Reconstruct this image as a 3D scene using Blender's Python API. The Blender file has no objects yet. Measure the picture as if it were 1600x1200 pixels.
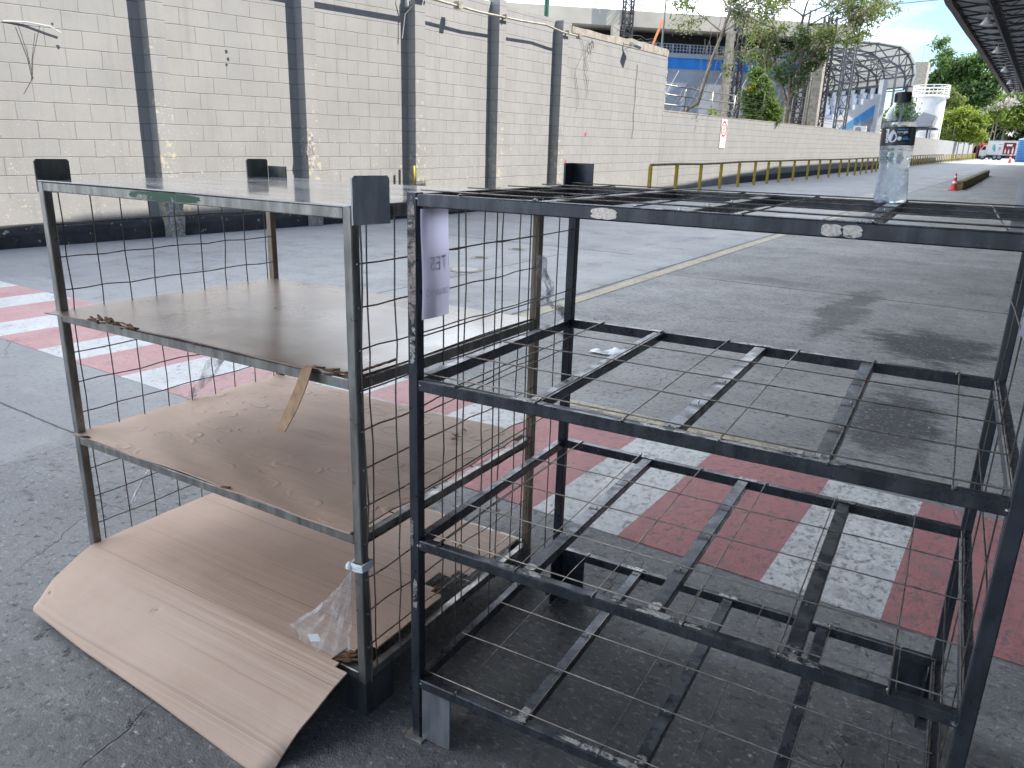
import bpy, bmesh, math, random
import numpy as np
from mathutils import Vector, Matrix
PI = math.pi
rnd = random.Random(7)
S = bpy.context.scene
COL = S.collection
R = math.radians

# ------------------------------------------------------------------ frames
CAM = Vector((0.92152, -1.24622, 1.38640))
YAW, PITCH, ROLL, FPX = R(-29.126655), R(16.975423), R(1.763499), 1195.11
AZ = R(4.0735)                       # direction of the road, clockwise from +Y
GR = 0.01571                         # the yard climbs gently along the road
S0 = 4.2
RD = Vector((math.sin(AZ), math.cos(AZ), 0)); RN = Vector((math.cos(AZ), -math.sin(AZ), 0))
def gz(s): return GR * max(0.0, s - S0)
def RW(u, s, h=0.0):
    v = CAM + RN * u + RD * s
    return Vector((v.x, v.y, gz(s) + h))

# ------------------------------------------------------------------ materials
class Mt:
    def __init__(self, name):
        self.m = bpy.data.materials.new(name); self.m.use_nodes = True
        self.nt = self.m.node_tree; self.nt.nodes.clear()
        self.o = self.n('ShaderNodeOutputMaterial')
        self.tc = self.n('ShaderNodeTexCoord'); self.co = self.tc.outputs['Object']
    def n(self, t, **kw):
        nd = self.nt.nodes.new(t)
        for k, v in kw.items(): setattr(nd, k, v)
        return nd
    def l(self, a, b): self.nt.links.new(a, b)
    def put(self, sock, v):
        if hasattr(v, 'is_output') or isinstance(v, bpy.types.NodeSocket): self.l(v, sock)
        elif isinstance(v, (tuple, list)) and len(v) == 3 and sock.type == 'RGBA': sock.default_value = (*v, 1)
        else: sock.default_value = v
    def noise(self, scale, detail=4, rough=.55, co=None, dist=0.0):
        nd = self.n('ShaderNodeTexNoise'); nd.inputs['Scale'].default_value = scale
        nd.inputs['Detail'].default_value = detail; nd.inputs['Roughness'].default_value = rough
        nd.inputs['Distortion'].default_value = dist
        self.l(co or self.co, nd.inputs['Vector']); return nd.outputs[0]
    def scale(self, v, co=None):
        nd = self.n('ShaderNodeMapping'); nd.inputs['Scale'].default_value = v
        self.l(co or self.co, nd.inputs['Vector']); return nd.outputs[0]
    def ramp(self, f, lo, hi, a=0.0, b=1.0):
        nd = self.n('ShaderNodeMapRange', interpolation_type='SMOOTHSTEP')
        self.put(nd.inputs[0], f); nd.inputs[1].default_value = lo; nd.inputs[2].default_value = hi
        nd.inputs[3].default_value = a; nd.inputs[4].default_value = b
        return nd.outputs[0]
    def mix(self, f, a, b, mode='MIX'):
        nd = self.n('ShaderNodeMix', data_type='RGBA', blend_type=mode)
        self.put(nd.inputs[0], f); self.put(nd.inputs[6], a); self.put(nd.inputs[7], b)
        return nd.outputs[2]
    def math(self, op, a, b=0.0, c=None):
        nd = self.n('ShaderNodeMath', operation=op); self.put(nd.inputs[0], a); self.put(nd.inputs[1], b)
        if c is not None: self.put(nd.inputs[2], c)
        return nd.outputs[0]
    def xyz(self, co=None):
        nd = self.n('ShaderNodeSeparateXYZ'); self.l(co or self.co, nd.inputs[0]); return nd.outputs
    def comb(self, x, y, z=0.0):
        nd = self.n('ShaderNodeCombineXYZ')
        self.put(nd.inputs[0], x); self.put(nd.inputs[1], y); self.put(nd.inputs[2], z); return nd.outputs[0]
    def warp(self, amp, scale, co=None):
        nz = self.n('ShaderNodeTexNoise'); nz.inputs['Scale'].default_value = scale; nz.inputs['Detail'].default_value = 4
        self.l(co or self.co, nz.inputs['Vector'])
        a = self.n('ShaderNodeVectorMath', operation='SUBTRACT'); self.l(nz.outputs[1], a.inputs[0]); a.inputs[1].default_value = (.5, .5, .5)
        b = self.n('ShaderNodeVectorMath', operation='SCALE'); self.l(a.outputs[0], b.inputs[0]); b.inputs['Scale'].default_value = amp
        c = self.n('ShaderNodeVectorMath', operation='ADD'); self.l(co or self.co, c.inputs[0]); self.l(b.outputs[0], c.inputs[1])
        return c.outputs[0]
    def voronoi(self, scale, co=None, feature='F1', out=0):
        nd = self.n('ShaderNodeTexVoronoi', feature=feature); nd.inputs['Scale'].default_value = scale
        self.l(co or self.co, nd.inputs['Vector']); return nd.outputs[out]
    def bump(self, h, strength=.3, dist=.01, prev=None):
        nd = self.n('ShaderNodeBump'); nd.inputs['Strength'].default_value = strength; nd.inputs['Distance'].default_value = dist
        self.l(h, nd.inputs['Height'])
        if prev is not None: self.l(prev, nd.inputs['Normal'])
        return nd.outputs[0]
    def out(self, col, rough=.6, metal=0.0, bump=None, **kw):
        p = self.n('ShaderNodeBsdfPrincipled')
        self.put(p.inputs['Base Color'], col); self.put(p.inputs['Roughness'], rough); self.put(p.inputs['Metallic'], metal)
        for k, v in kw.items(): self.put(p.inputs[k.replace('_', ' ')], v)
        if bump is not None: self.l(bump, p.inputs['Normal'])
        self.l(p.outputs[0], self.o.inputs[0]); self.p = p
        return self.m

def plain(name, col, rough=.5, metal=0.0, var=.18, scale=6, bump=0.0):
    m = Mt(name); dark = tuple(c * (1 - var) for c in col); lite = tuple(min(1, c * (1 + var)) for c in col)
    f = m.ramp(m.noise(scale, 5), .3, .7)
    b = m.bump(m.noise(scale * 6, 4), bump, .004) if bump else None
    return m.out(m.mix(f, dark, lite), rough, metal, b)

def steel(name, base, lite, rust=None, rough=.38, metal=.75, rustlo=.6):
    m = Mt(name)
    streak = m.noise(9, 6, .6, m.scale((3, 3, .7)))
    c = m.mix(m.ramp(streak, .35, .72), base, lite)
    if rust:
        c = m.mix(m.ramp(m.noise(14, 6, .65), rustlo, rustlo + .15), c, rust)
    sc = m.noise(160, 3, .6, m.scale((.25, .25, .25)))
    r = m.ramp(m.noise(22, 5), .3, .75, rough - .1, rough + .18)
    return m.out(c, r, metal, m.bump(sc, .06, .002))

MAT = {}
MAT['black_steel'] = steel('black_steel', (.026, .030, .040), (.055, .062, .076), (.07, .065, .065), .34, .4, .66)
MAT['black_rail'] = steel('black_rail', (.046, .051, .062), (.088, .095, .110), (.09, .085, .083), .27, .6, .63)
MAT['bare_steel'] = steel('bare_steel', (.42, .40, .38), (.68, .66, .63), (.30, .27, .24), .36, .8, .58)
MAT['old_steel'] = steel('old_steel', (.16, .158, .148), (.33, .325, .305), (.18, .14, .095), .36, .6, .62)
MAT['old_dark'] = steel('old_dark', (.075, .078, .08), (.15, .152, .152), (.10, .07, .045), .42, .5, .62)
MAT['wire'] = steel('wire', (.16, .14, .12), (.30, .27, .23), (.18, .12, .08), .34, .8, .62)
def mk_scuff(name, under, a, b, lo, scale=70):
    """steel ground back to bare metal in ragged smears over the mill scale"""
    m = Mt(name); k = m.ramp(m.noise(scale, 5, .7, m.scale((.6, .6, 1.2)), .8), lo, lo + .16)
    c = m.mix(k, under, m.mix(m.ramp(m.noise(240, 3, .6), .35, .65), a, b))
    return m.out(c, m.ramp(k, 0, 1, .32, .42), m.ramp(k, 0, 1, .5, .72))
MAT['scuff'] = mk_scuff('scuff', (.03, .033, .04), (.33, .32, .31), (.60, .58, .56), .40)
MAT['scuff_beige'] = mk_scuff('scuff_beige', (.05, .048, .048), (.46, .41, .37), (.66, .60, .54), .27, 55)
MAT['scuff_brown'] = mk_scuff('scuff_brown', (.035, .035, .042), (.20, .165, .155), (.32, .275, .26), .38, 40)
MAT['wire_dark'] = steel('wire_dark', (.07, .062, .055), (.16, .14, .12), (.11, .07, .05), .36, .7, .62)
MAT['green_tape'] = mk_scuff('green_tape', (.010, .055, .03), (.24, .235, .22), (.34, .33, .31), .56, 34)
MAT['old_rust'] = steel('old_rust', (.17, .135, .10), (.30, .245, .185), (.13, .085, .05), .45, .3, .6)
MAT['weld'] = steel('weld', (.45, .45, .46), (.7, .7, .7), None, .25, .9)
MAT['galv'] = steel('galv', (.30, .32, .34), (.46, .48, .50), None, .45, .6)
MAT['truss'] = plain('truss', (.055, .055, .06), .6, .2)
MAT['truss_grey'] = plain('truss_grey', (.15, .155, .165), .6, .1)
MAT['guide_plate'] = steel('guide_plate', (.30, .31, .33), (.48, .49, .51), (.16, .15, .13), .45, .1, .6)
MAT['foot_steel'] = steel('foot_steel', (.13, .14, .155), (.24, .25, .27), (.09, .085, .08), .38, .35, .58)
MAT['guide_shaded'] = steel('guide_shaded', (.10, .10, .092), (.18, .178, .165), (.12, .10, .08), .5, .1, .6)  # guide_plate with the shade of plates turned from the light painted in

def mk_board():
    m = Mt('hardboard')
    c = m.mix(m.ramp(m.noise(3.2, 6, .6), .3, .7), (.215, .145, .110), (.30, .215, .165))
    st = m.noise(5, 6, .7, m.scale((1, 3.2, 1)), .5)
    c = m.mix(m.ramp(st, .56, .68, 0, .55), c, (.15, .095, .065))
    c = m.mix(m.ramp(m.noise(40, 3, .6, m.scale((.5, 2, 1))), .66, .74, 0, .6), c, (.10, .06, .04))
    return m.out(c, m.ramp(m.noise(4, 5), .3, .7, .22, .42), 0, m.bump(m.noise(5, 2), .06, .02), Coat_Weight=.55, Coat_Roughness=.20, Coat_IOR=1.7)
MAT['hardboard'] = mk_board()
def mk_top():
    m = Mt('top_sheet')
    c = m.mix(m.ramp(m.noise(2.4, 6, .6), .3, .7), (.30, .30, .31), (.42, .42, .43))
    c = m.mix(m.ramp(m.noise(6, 6, .7, m.scale((.6, 3.5, 1)), .6), .55, .7, 0, .6), c, (.20, .185, .175))
    return m.out(c, m.ramp(m.noise(5, 5, .6, m.scale((1, 2.5, 1))), .35, .7, .14, .34), .25, m.bump(m.noise(3, 2), .05, .03), Coat_Weight=.9, Coat_Roughness=.07, Coat_IOR=1.9)
MAT['top_sheet'] = mk_top()
def mk_card(name, ripple):
    m = Mt(name)
    c = m.mix(m.ramp(m.noise(2.5, 5, .6), .3, .7), (.51, .36, .272), (.58, .42, .325))
    c = m.mix(m.ramp(m.noise(7, 5, .65), .5, .75, 0, .3), c, (.40, .28, .21))
    X = m.xyz(m.warp(.006, 5))
    def stripes(kx, ky, lo, hi, det=2): return m.ramp(m.noise(1.0, det, .55, m.comb(m.math('MULTIPLY', X[0], kx), m.math('MULTIPLY', X[1], ky), 0.0)), lo, hi)
    if ripple == 'flutes':
        zone = m.ramp(m.noise(1.0, 2, .5, m.comb(m.math('MULTIPLY', X[0], .5), m.math('MULTIPLY', X[1], 5.5), 2.0)), .45, .62)
        fine = stripes(.7, 95, .35, .7); wide = stripes(.5, 26, .40, .60); crease = stripes(.35, 60, .66, .72, 1)
        c = m.mix(m.math('MULTIPLY', m.math('MULTIPLY', fine, zone), .22), c, (.36, .25, .18)); c = m.mix(m.math('MULTIPLY', crease, .32), c, (.28, .19, .135))
        c = m.mix(m.ramp(m.noise(1.0, 2, .5, m.comb(m.math('MULTIPLY', X[0], .6), m.math('MULTIPLY', X[1], 6.0), 0.0)), .5, .8, 0, .4), c, (.58, .44, .345))
        h = m.math('ADD', m.math('MULTIPLY', m.math('MULTIPLY', fine, zone), .5), m.math('SUBTRACT', m.math('MULTIPLY', wide, .55), m.math('MULTIPLY', crease, .9)))
        dent = m.voronoi(5.2, m.warp(.1, 9)); dn = m.math('MULTIPLY', m.ramp(dent, .13, .02), m.ramp(m.noise(2.2, 2), .44, .52)); h = m.math('SUBTRACT', h, m.math('MULTIPLY', dn, 1.5)); st = .30
        c = m.mix(m.math('MULTIPLY', m.ramp(dent, .05, .015), m.ramp(m.noise(2.2, 2), .52, .58)), c, (.15, .095, .065))
    else:
        # rows of round blisters and long soft creases
        vn = m.n('ShaderNodeTexVoronoi', feature='F1'); vn.inputs['Scale'].default_value = 1; vn.inputs['Randomness'].default_value = .55
        m.l(m.comb(m.math('MULTIPLY', X[0], 11.0), m.math('MULTIPLY', X[1], 16.0), 0.0), vn.inputs['Vector'])
        d = vn.outputs['Distance']; ringv = m.math('MULTIPLY', m.ramp(d, .27, .36), m.ramp(d, .50, .40)); pres = m.ramp(m.noise(3.0, 2), .34, .55)
        crease = stripes(.8, 30, .58, .68, 3)
        h = m.math('ADD', m.math('MULTIPLY', m.math('MULTIPLY', ringv, m.math('MULTIPLY', pres, m.ramp(m.noise(14, 2), .40, .56))), .95), m.math('ADD', m.math('MULTIPLY', stripes(2.0, 20, .35, .65, 2), .35), m.math('MULTIPLY', crease, -.25))); st = .55
        c = m.mix(m.math('MULTIPLY', crease, .12), c, (.34, .24, .18))
    c = m.mix(m.ramp(m.noise(30, 4, .6), .72, .80, 0, .6), c, (.20, .13, .09))
    b = m.bump(h, st, .006)
    return m.out(c, .62, 0, m.bump(m.noise(90, 3), .06, .002, b))
MAT['card_bubbled'] = mk_card('card_bubbled', 'bubble'); MAT['card_fluted'] = mk_card('card_fluted', 'flutes')
MAT['torn_card'] = plain('torn_card', (.16, .085, .045), .9, 0, .45, 60, .4)
MAT['strip_card'] = plain('strip_card', (.34, .21, .125), .8, 0, .2, 40, .2)

def mk_film(name, alpha, col=(.9, .93, .97)):
    m = Mt(name)
    f = m.noise(26, 5, .65, m.scale((1, 1, .45)), 1.2)
    d = m.n('ShaderNodeBsdfPrincipled'); d.inputs['Base Color'].default_value = (*col, 1); d.inputs['Roughness'].default_value = .22
    d.inputs['Specular IOR Level'].default_value = .8
    m.l(m.bump(f, .9, .02), d.inputs['Normal'])
    t = m.n('ShaderNodeBsdfTransparent')
    mx = m.n('ShaderNodeMixShader'); m.l(m.ramp(f, .40, .72, alpha * .35, min(1, alpha * 2.2)), mx.inputs[0])
    m.l(t.outputs[0], mx.inputs[1]); m.l(d.outputs[0], mx.inputs[2]); m.l(mx.outputs[0], m.o.inputs[0])
    return m.m
MAT['bag_film'] = mk_film('bag_film', .13); MAT['film'] = mk_film('film', .6)
MAT['film_knot'] = plain('film_knot', (.72, .75, .78), .25, 0, .12, 40, .5)
MAT['white_label'] = plain('white_label', (.8, .82, .82), .6, 0, .03)
def mk_paper():
    m = Mt('paper'); p = m.n('ShaderNodeBsdfDiffuse'); p.inputs[0].default_value = (.76, .74, .93, 1)
    t = m.n('ShaderNodeBsdfTranslucent'); t.inputs[0].default_value = (.80, .78, .97, 1)
    mx = m.n('ShaderNodeMixShader'); mx.inputs[0].default_value = .78
    m.l(p.outputs[0], mx.inputs[1]); m.l(t.outputs[0], mx.inputs[2]); m.l(mx.outputs[0], m.o.inputs[0]); return m.m
MAT['paper'] = mk_paper(); MAT['paper_ink'] = plain('paper_ink', (.67, .65, .85), .9, 0, .05)

# walls -------------------------------------------------------------------
def mk_block(name, base, lite, peel=.0, plaster=True, bw=.44, bh=.222):
    m = Mt(name); X = m.xyz(m.warp(.020, 4))
    v = m.math('SUBTRACT', X[2], m.math('MULTIPLY', X[1], GR))
    br = m.n('ShaderNodeTexBrick'); br.inputs['Scale'].default_value = 1
    br.inputs['Brick Width'].default_value = bw; br.inputs['Row Height'].default_value = bh
    br.inputs['Mortar Size'].default_value = .006; br.inputs['Mortar Smooth'].default_value = .5
    br.inputs['Color1'].default_value = (.35, .35, .35, 1); br.inputs['Color2'].default_value = (.65, .65, .65, 1)
    br.inputs['Bias'].default_value = 0
    m.l(m.comb(m.math('ADD', X[1], X[0]), v, 0.0), br.inputs['Vector'])
    fr = m.math('FRACT', m.math('ADD', m.math('DIVIDE', v, bh), 100.0)); bed = m.ramp(m.math('ABSOLUTE', m.math('SUBTRACT', fr, .5)), .470, .494)
    mort = m.math('MAXIMUM', m.math('MULTIPLY', bed, .95), m.math('MULTIPLY', br.outputs['Fac'], .72))
    pm = m.ramp(v, .60, .62) if plaster else 1.0
    mort = m.math('MULTIPLY', mort, pm) if plaster else mort
    patchy = m.math('MULTIPLY', mort, m.ramp(m.noise(3.5, 4, .6), .35, .6, .35, 1.0))
    c = m.mix(m.ramp(m.noise(1.3, 6, .6), .3, .7), base, lite)
    c = m.mix(m.math('MULTIPLY', br.outputs['Color'], .40), c, tuple(k * .78 for k in base))
    c = m.mix(m.ramp(m.noise(1.0, 4, .6, m.scale((6, 6, .5))), .5, .8, 0, .4), c, tuple(k * .66 for k in base))
    c = m.mix(m.math('MULTIPLY', patchy, .62), c, tuple(k * .32 for k in base))
    if peel:
        low = m.ramp(v, .2, 3.4, .10, -.03)
        pk = m.math('ADD', m.noise(9, 5, .62), low)
        f1 = m.ramp(pk, .715 - peel, .735 - peel)
        c = m.mix(f1, c, (.46, .42, .31))
        sp = m.math('ADD', m.noise(34, 2, .5), low)
        c = m.mix(m.ramp(sp, .745 - peel * .5, .765 - peel * .5), c, (.48, .46, .38))
    h = m.math('ADD', m.math('MULTIPLY', mort, -1.0), m.math('MULTIPLY', m.noise(40, 5, .6), .22))
    h = m.math('ADD', h, m.math('MULTIPLY', m.noise(4, 3), .3))
    return m.out(c, .85, 0, m.bump(h, .8, .011))
WB, WL = (.295, .292, .285), (.34, .335, .325)
MAT['block'] = mk_block('block', WB, WL, -.012)
MAT['block_far'] = mk_block('block_far', (.285, .284, .280), (.325, .323, .316), 0.0, False)
MAT['pillar'] = mk_block('pillar', WB, WL, .07, False, 3.0)
def mk_kerb():
    m = Mt('kerb_paint')
    c = m.mix(m.ramp(m.noise(5, 5), .3, .7), (.035, .037, .042), (.06, .062, .07))
    c = m.mix(m.ramp(m.noise(13, 4, .6), .655, .675), c, (.42, .39, .34))
    c = m.mix(m.ramp(m.noise(3, 4, .6), .6, .75, 0, .6), c, (.13, .125, .12))
    return m.out(c, .8, 0, m.bump(m.noise(20, 5), .4, .01))
MAT['kerb'] = mk_kerb()
MAT['concrete'] = plain('concrete', (.33, .30, .25), .9, 0, .25, 5, .3)
MAT['rubble'] = plain('rubble', (.36, .34, .31), .95, 0, .5, 22, .9)
MAT['beige'] = plain('beige', (.52, .47, .39), .8, 0, .08, 1.2)
MAT['white_paint'] = plain('white_paint', (.72, .71, .68), .6, 0, .08, 2)
MAT['grey_paint'] = plain('grey_paint', (.34, .37, .42), .7, 0, .08, 1.5)
MAT['dark_recess'] = plain('dark_recess', (.05, .05, .055), .85)
MAT['blue_paint'] = plain('blue_paint', (.03, .22, .66), .55, 0, .1, 2)
MAT['sky_blue_paint'] = plain('sky_blue_paint', (.10, .36, .66), .55, 0, .1, 2)
def mk_skylight():
    m = Mt('pale_sheet'); d = m.n('ShaderNodeBsdfDiffuse'); d.inputs[0].default_value = (.68, .69, .68, 1); t = m.n('ShaderNodeBsdfTranslucent'); t.inputs[0].default_value = (.75, .76, .74, 1)
    mx = m.n('ShaderNodeMixShader'); mx.inputs[0].default_value = .38; m.l(d.outputs[0], mx.inputs[1]); m.l(t.outputs[0], mx.inputs[2]); m.l(mx.outputs[0], m.o.inputs[0]); return m.m
MAT['pale_sheet'] = mk_skylight()
MAT['seat_grey'] = plain('seat_grey', (.44, .48, .56), .45, 0, .1)
MAT['seat_dark'] = plain('seat_dark', (.04, .045, .055), .6)
MAT['red_paint'] = plain('red_paint', (.55, .02, .025), .35, 0, .1)
MAT['maroon'] = plain('maroon', (.20, .015, .022), .45, 0, .08)
MAT['cone_red'] = plain('cone_red', (.58, .055, .05), .5, 0, .12, 12)
MAT['yellow_rail'] = steel('yellow_rail', (.50, .36, .03), (.62, .46, .06), (.09, .06, .03), .6, 0, .58)
MAT['rail_brown'] = steel('rail_brown', (.20, .16, .08), (.36, .28, .10), (.07, .05, .035), .6, 0, .5)
MAT['yellow_curb'] = plain('yellow_curb', (.17, .135, .06), .85, 0, .4, 6, .4)
MAT['green_paint'] = plain('green_paint', (.03, .12, .07), .5)
MAT['orange_rust'] = plain('orange_rust', (.45, .15, .05), .7)
MAT['tyre'] = plain('tyre', (.02, .02, .022), .8)
MAT['glass_dark'] = plain('glass_dark', (.02, .025, .03), .08)
MAT['lamp_white'] = plain('lamp_white', (.75, .76, .76), .3)
MAT['roof_sheet'] = plain('roof_sheet', (.36, .37, .38), .55, .2, .25, 1.5)
MAT['gutter'] = plain('gutter', (.09, .065, .055), .7, .1, .4, 3)
MAT['blue_tank'] = plain('blue_tank', (.035, .17, .42), .5, 0, .1, 3)
MAT['bark'] = plain('bark', (.16, .125, .09), .9, 0, .35, 7, .6)
MAT['bark_pale'] = plain('bark_pale', (.24, .20, .15), .9, 0, .3, 7, .6)
MAT['label_black'] = plain('label_black', (.014, .014, .018), .3, 0, .05)
MAT['ink_white'] = plain('ink_white', (.78, .8, .84), .5, 0, .03)
MAT['ink_silver'] = plain('ink_silver', (.52, .56, .66), .4, 0, .06, 60)
MAT['ink_blue'] = plain('ink_blue', (.06, .30, .60), .5, 0, .05)
MAT['ink_green'] = plain('ink_green', (.12, .50, .30), .5, 0, .1)
MAT['ink_pink'] = plain('ink_pink', (.75, .30, .36), .5, 0, .1)
MAT['ink_grey'] = plain('ink_grey', (.25, .26, .28), .5, 0, .05)
MAT['sign_red'] = plain('sign_red', (.62, .04, .07), .5, 0, .05)
MAT['sign_white'] = plain('sign_white', (.78, .76, .72), .5, 0, .04)
MAT['cap_black'] = plain('cap_black', (.012, .012, .014), .35)
MAT['cable'] = plain('cable', (.03, .03, .035), .6)
MAT['pipe'] = plain('pipe', (.36, .33, .26), .6, .2, .3, 9)
MAT['iron'] = plain('iron', (.06, .06, .06), .6, .4, .3, 30, .3)

def leafmat(name, cols, trans=.35):
    m = Mt(name); g = m.n('ShaderNodeNewGeometry')
    cr = m.n('ShaderNodeValToRGB'); e = cr.color_ramp.elements
    e[0].position = 0; e[0].color = (*cols[0], 1); e[1].position = 1; e[1].color = (*cols[-1], 1)
    for i, c in enumerate(cols[1:-1]): x = e.new((i + 1) / (len(cols) - 1)); x.color = (*c, 1)
    f = m.math('ADD', m.math('MULTIPLY', g.outputs['Random Per Island'], .6), m.math('MULTIPLY', m.ramp(m.noise(.9, 3), .3, .7), .4))
    m.l(f, cr.inputs[0])
    p = m.n('ShaderNodeBsdfPrincipled'); m.l(cr.outputs[0], p.inputs['Base Color']); p.inputs['Roughness'].default_value = .5
    t = m.n('ShaderNodeBsdfTranslucent'); m.l(m.mix(.5, cr.outputs[0], (.25, .38, .04)), t.inputs[0])
    mx = m.n('ShaderNodeMixShader'); mx.inputs[0].default_value = trans
    m.l(p.outputs[0], mx.inputs[1]); m.l(t.outputs[0], mx.inputs[2]); m.l(mx.outputs[0], m.o.inputs[0]); return m.m
MAT['leaf_dark'] = leafmat('leaf_dark', [(.03, .065, .02), (.065, .13, .04), (.12, .20, .05)])
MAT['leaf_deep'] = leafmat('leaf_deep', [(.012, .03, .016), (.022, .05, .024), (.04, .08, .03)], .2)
MAT['leaf_bright'] = leafmat('leaf_bright', [(.10, .15, .02), (.19, .24, .03), (.31, .33, .05)], .5)
MAT['leaf_lime'] = leafmat('leaf_lime', [(.07, .13, .025), (.14, .21, .035), (.26, .31, .05)], .45)
MAT['leaf_olive'] = leafmat('leaf_olive', [(.06, .09, .025), (.12, .15, .04), (.22, .23, .08)], .4)
MAT['leaf_dry'] = leafmat('leaf_dry', [(.24, .20, .13), (.34, .29, .19), (.45, .40, .29)], .3)
MAT['leaf_mango'] = leafmat('leaf_mango', [(.035, .08, .015), (.07, .14, .025), (.17, .24, .04)], .4)
MAT['leaf_yellow'] = leafmat('leaf_yellow', [(.5, .35, .03), (.6, .42, .05)], .3)
MAT['blossom'] = leafmat('blossom', [(.5, .42, .46), (.65, .58, .6)], .3)

# ------------------------------------------------------------------ mesh builder
class MB:
    def __init__(self): self.v = []; self.f = []; self.mi = []; self.sm = []
    def add(self, vs, fs, mi=0, smooth=False):
        o = len(self.v); self.v += [tuple(p) for p in vs]
        for f in fs: self.f.append([o + i for i in f]); self.mi.append(mi); self.sm.append(smooth)
        return self
    def box(self, x0, x1, y0, y1, z0, z1, mi=0, M=None):
        P = [(x, y, z) for z in (z0, z1) for y in (y0, y1) for x in (x0, x1)]
        if M is not None: P = [M @ Vector(q) for q in P]
        return self.add(P, [(0, 2, 3, 1), (4, 5, 7, 6), (0, 1, 5, 4), (2, 6, 7, 3), (0, 4, 6, 2), (1, 3, 7, 5)], mi)
    def bar(self, a, b, w, h, up=(0, 0, 1), mi=0):
        a, b = Vector(a), Vector(b); d = (b - a).normalized(); up = Vector(up)
        if abs(d.dot(up)) > .98: up = Vector((0, 1, 0))
        x = d.cross(up).normalized(); u = x.cross(d).normalized()
        P = []
        for p in (a, b):
            for sx, su in ((-1, -1), (1, -1), (1, 1), (-1, 1)): P.append(p + x * (w / 2 * sx) + u * (h / 2 * su))
        return self.add(P, [(3, 2, 1, 0), (4, 5, 6, 7), (0, 1, 5, 4), (1, 2, 6, 5), (2, 3, 7, 6), (3, 0, 4, 7)], mi)
    def tube(self, pts, r, n=8, mi=0, smooth=True):
        pts = [Vector(p) for p in pts]; rs = r if isinstance(r, (list, tuple)) else [r] * len(pts)
        P = []; prev = None
        for i, p in enumerate(pts):
            d = (pts[min(i + 1, len(pts) - 1)] - pts[max(i - 1, 0)]).normalized()
            if prev is None:
                t = Vector((0, 0, 1)) if abs(d.z) < .9 else Vector((1, 0, 0)); x = d.cross(t).normalized()
            else: x = (prev - d * prev.dot(d)).normalized()
            prev = x; y = d.cross(x)
            for k in range(n):
                a = 2 * PI * k / n; P.append(p + (x * math.cos(a) + y * math.sin(a)) * rs[i])
        F = []
        for i in range(len(pts) - 1):
            for k in range(n): F.append((i * n + k, i * n + (k + 1) % n, (i + 1) * n + (k + 1) % n, (i + 1) * n + k))
        F.append(tuple(range(n - 1, -1, -1))); F.append(tuple((len(pts) - 1) * n + k for k in range(n)))
        o = len(self.f); self.add(P, F, mi, smooth)
        if len(self.sm) >= 2: self.sm[-1] = self.sm[-2] = False
        return self
    def lathe(self, prof, n=32, mi=0, c=(0, 0, 0), smooth=True, cap=True):
        P = []; c = Vector(c)
        for r, z in prof:
            for k in range(n): a = 2 * PI * k / n; P.append(c + Vector((r * math.cos(a), r * math.sin(a), z)))
        F = []
        for i in range(len(prof) - 1):
            for k in range(n): F.append((i * n + k, i * n + (k + 1) % n, (i + 1) * n + (k + 1) % n, (i + 1) * n + k))
        self.add(P, F, mi, smooth)
        if cap:
            o = len(self.v) - len(P)
            self.f.append([o + k for k in range(n - 1, -1, -1)]); self.f.append([o + (len(prof) - 1) * n + k for k in range(n)])
            self.mi += [mi, mi]; self.sm += [False, False]
        return self
    def prism(self, poly, axis, a, b, mi=0):
        """poly of 2-D points extruded along axis between a and b (axis 0: (y,z), 1: (x,z), 2: (x,y))"""
        def mk(p, t): return {0: (t, p[0], p[1]), 1: (p[0], t, p[1]), 2: (p[0], p[1], t)}[axis]
        n = len(poly); P = [mk(p, a) for p in poly] + [mk(p, b) for p in poly]
        F = [tuple(range(n)), tuple(range(2 * n - 1, n - 1, -1))]
        for i in range(n): j = (i + 1) % n; F.append((i, j, n + j, n + i))
        return self.add(P, F, mi)
    def shear(self, k=GR):
        self.v = [(x, y, z + k * y) for x, y, z in self.v]; return self
    def sheet(self, fn, nx, ny, th, mi=0, skip=None):
        """fn(i/nx, j/ny) -> point; a sheet with thickness th downwards along z"""
        top = [[Vector(fn(i / nx, j / ny)) for i in range(nx + 1)] for j in range(ny + 1)]
        W = nx + 1; P = [p for r_ in top for p in r_]; n = len(P); P += [p - Vector((0, 0, th)) for p in P]
        F = []; ed = {}
        for j in range(ny):
            for i in range(nx):
                if skip and skip(i, j): continue
                q = (j * W + i, j * W + i + 1, (j + 1) * W + i + 1, (j + 1) * W + i)
                F.append(q); F.append(tuple(n + k for k in reversed(q)))
                for a, b in zip(q, q[1:] + q[:1]):
                    if (b, a) in ed: del ed[(b, a)]
                    else: ed[(a, b)] = 1
        for a, b in ed: F.append((b, a, n + a, n + b))
        return self.add(P, F, mi, True)
    def build(self, name, mats, parent=None, loc=None, rotz=0.0, auto=True):
        me = bpy.data.meshes.new(name); me.from_pydata(self.v, [], self.f)
        for m in (mats if isinstance(mats, (list, tuple)) else [mats]): me.materials.append(MAT[m] if isinstance(m, str) else m)
        me.polygons.foreach_set('material_index', self.mi); me.polygons.foreach_set('use_smooth', self.sm)
        me.validate(); me.update()
        bm = bmesh.new(); bm.from_mesh(me); bmesh.ops.recalc_face_normals(bm, faces=bm.faces) if len(self.f) < 6000 else None
        for e in bm.edges:
            if len(e.link_faces) == 2 and e.calc_face_angle(0) > .7: e.smooth = False
        bm.to_mesh(me); bm.free()
        o = bpy.data.objects.new(name, me); COL.objects.link(o)
        if parent: o.parent = parent
        if loc is not None: o.location = loc
        o.rotation_euler.z = rotz
        return o

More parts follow.
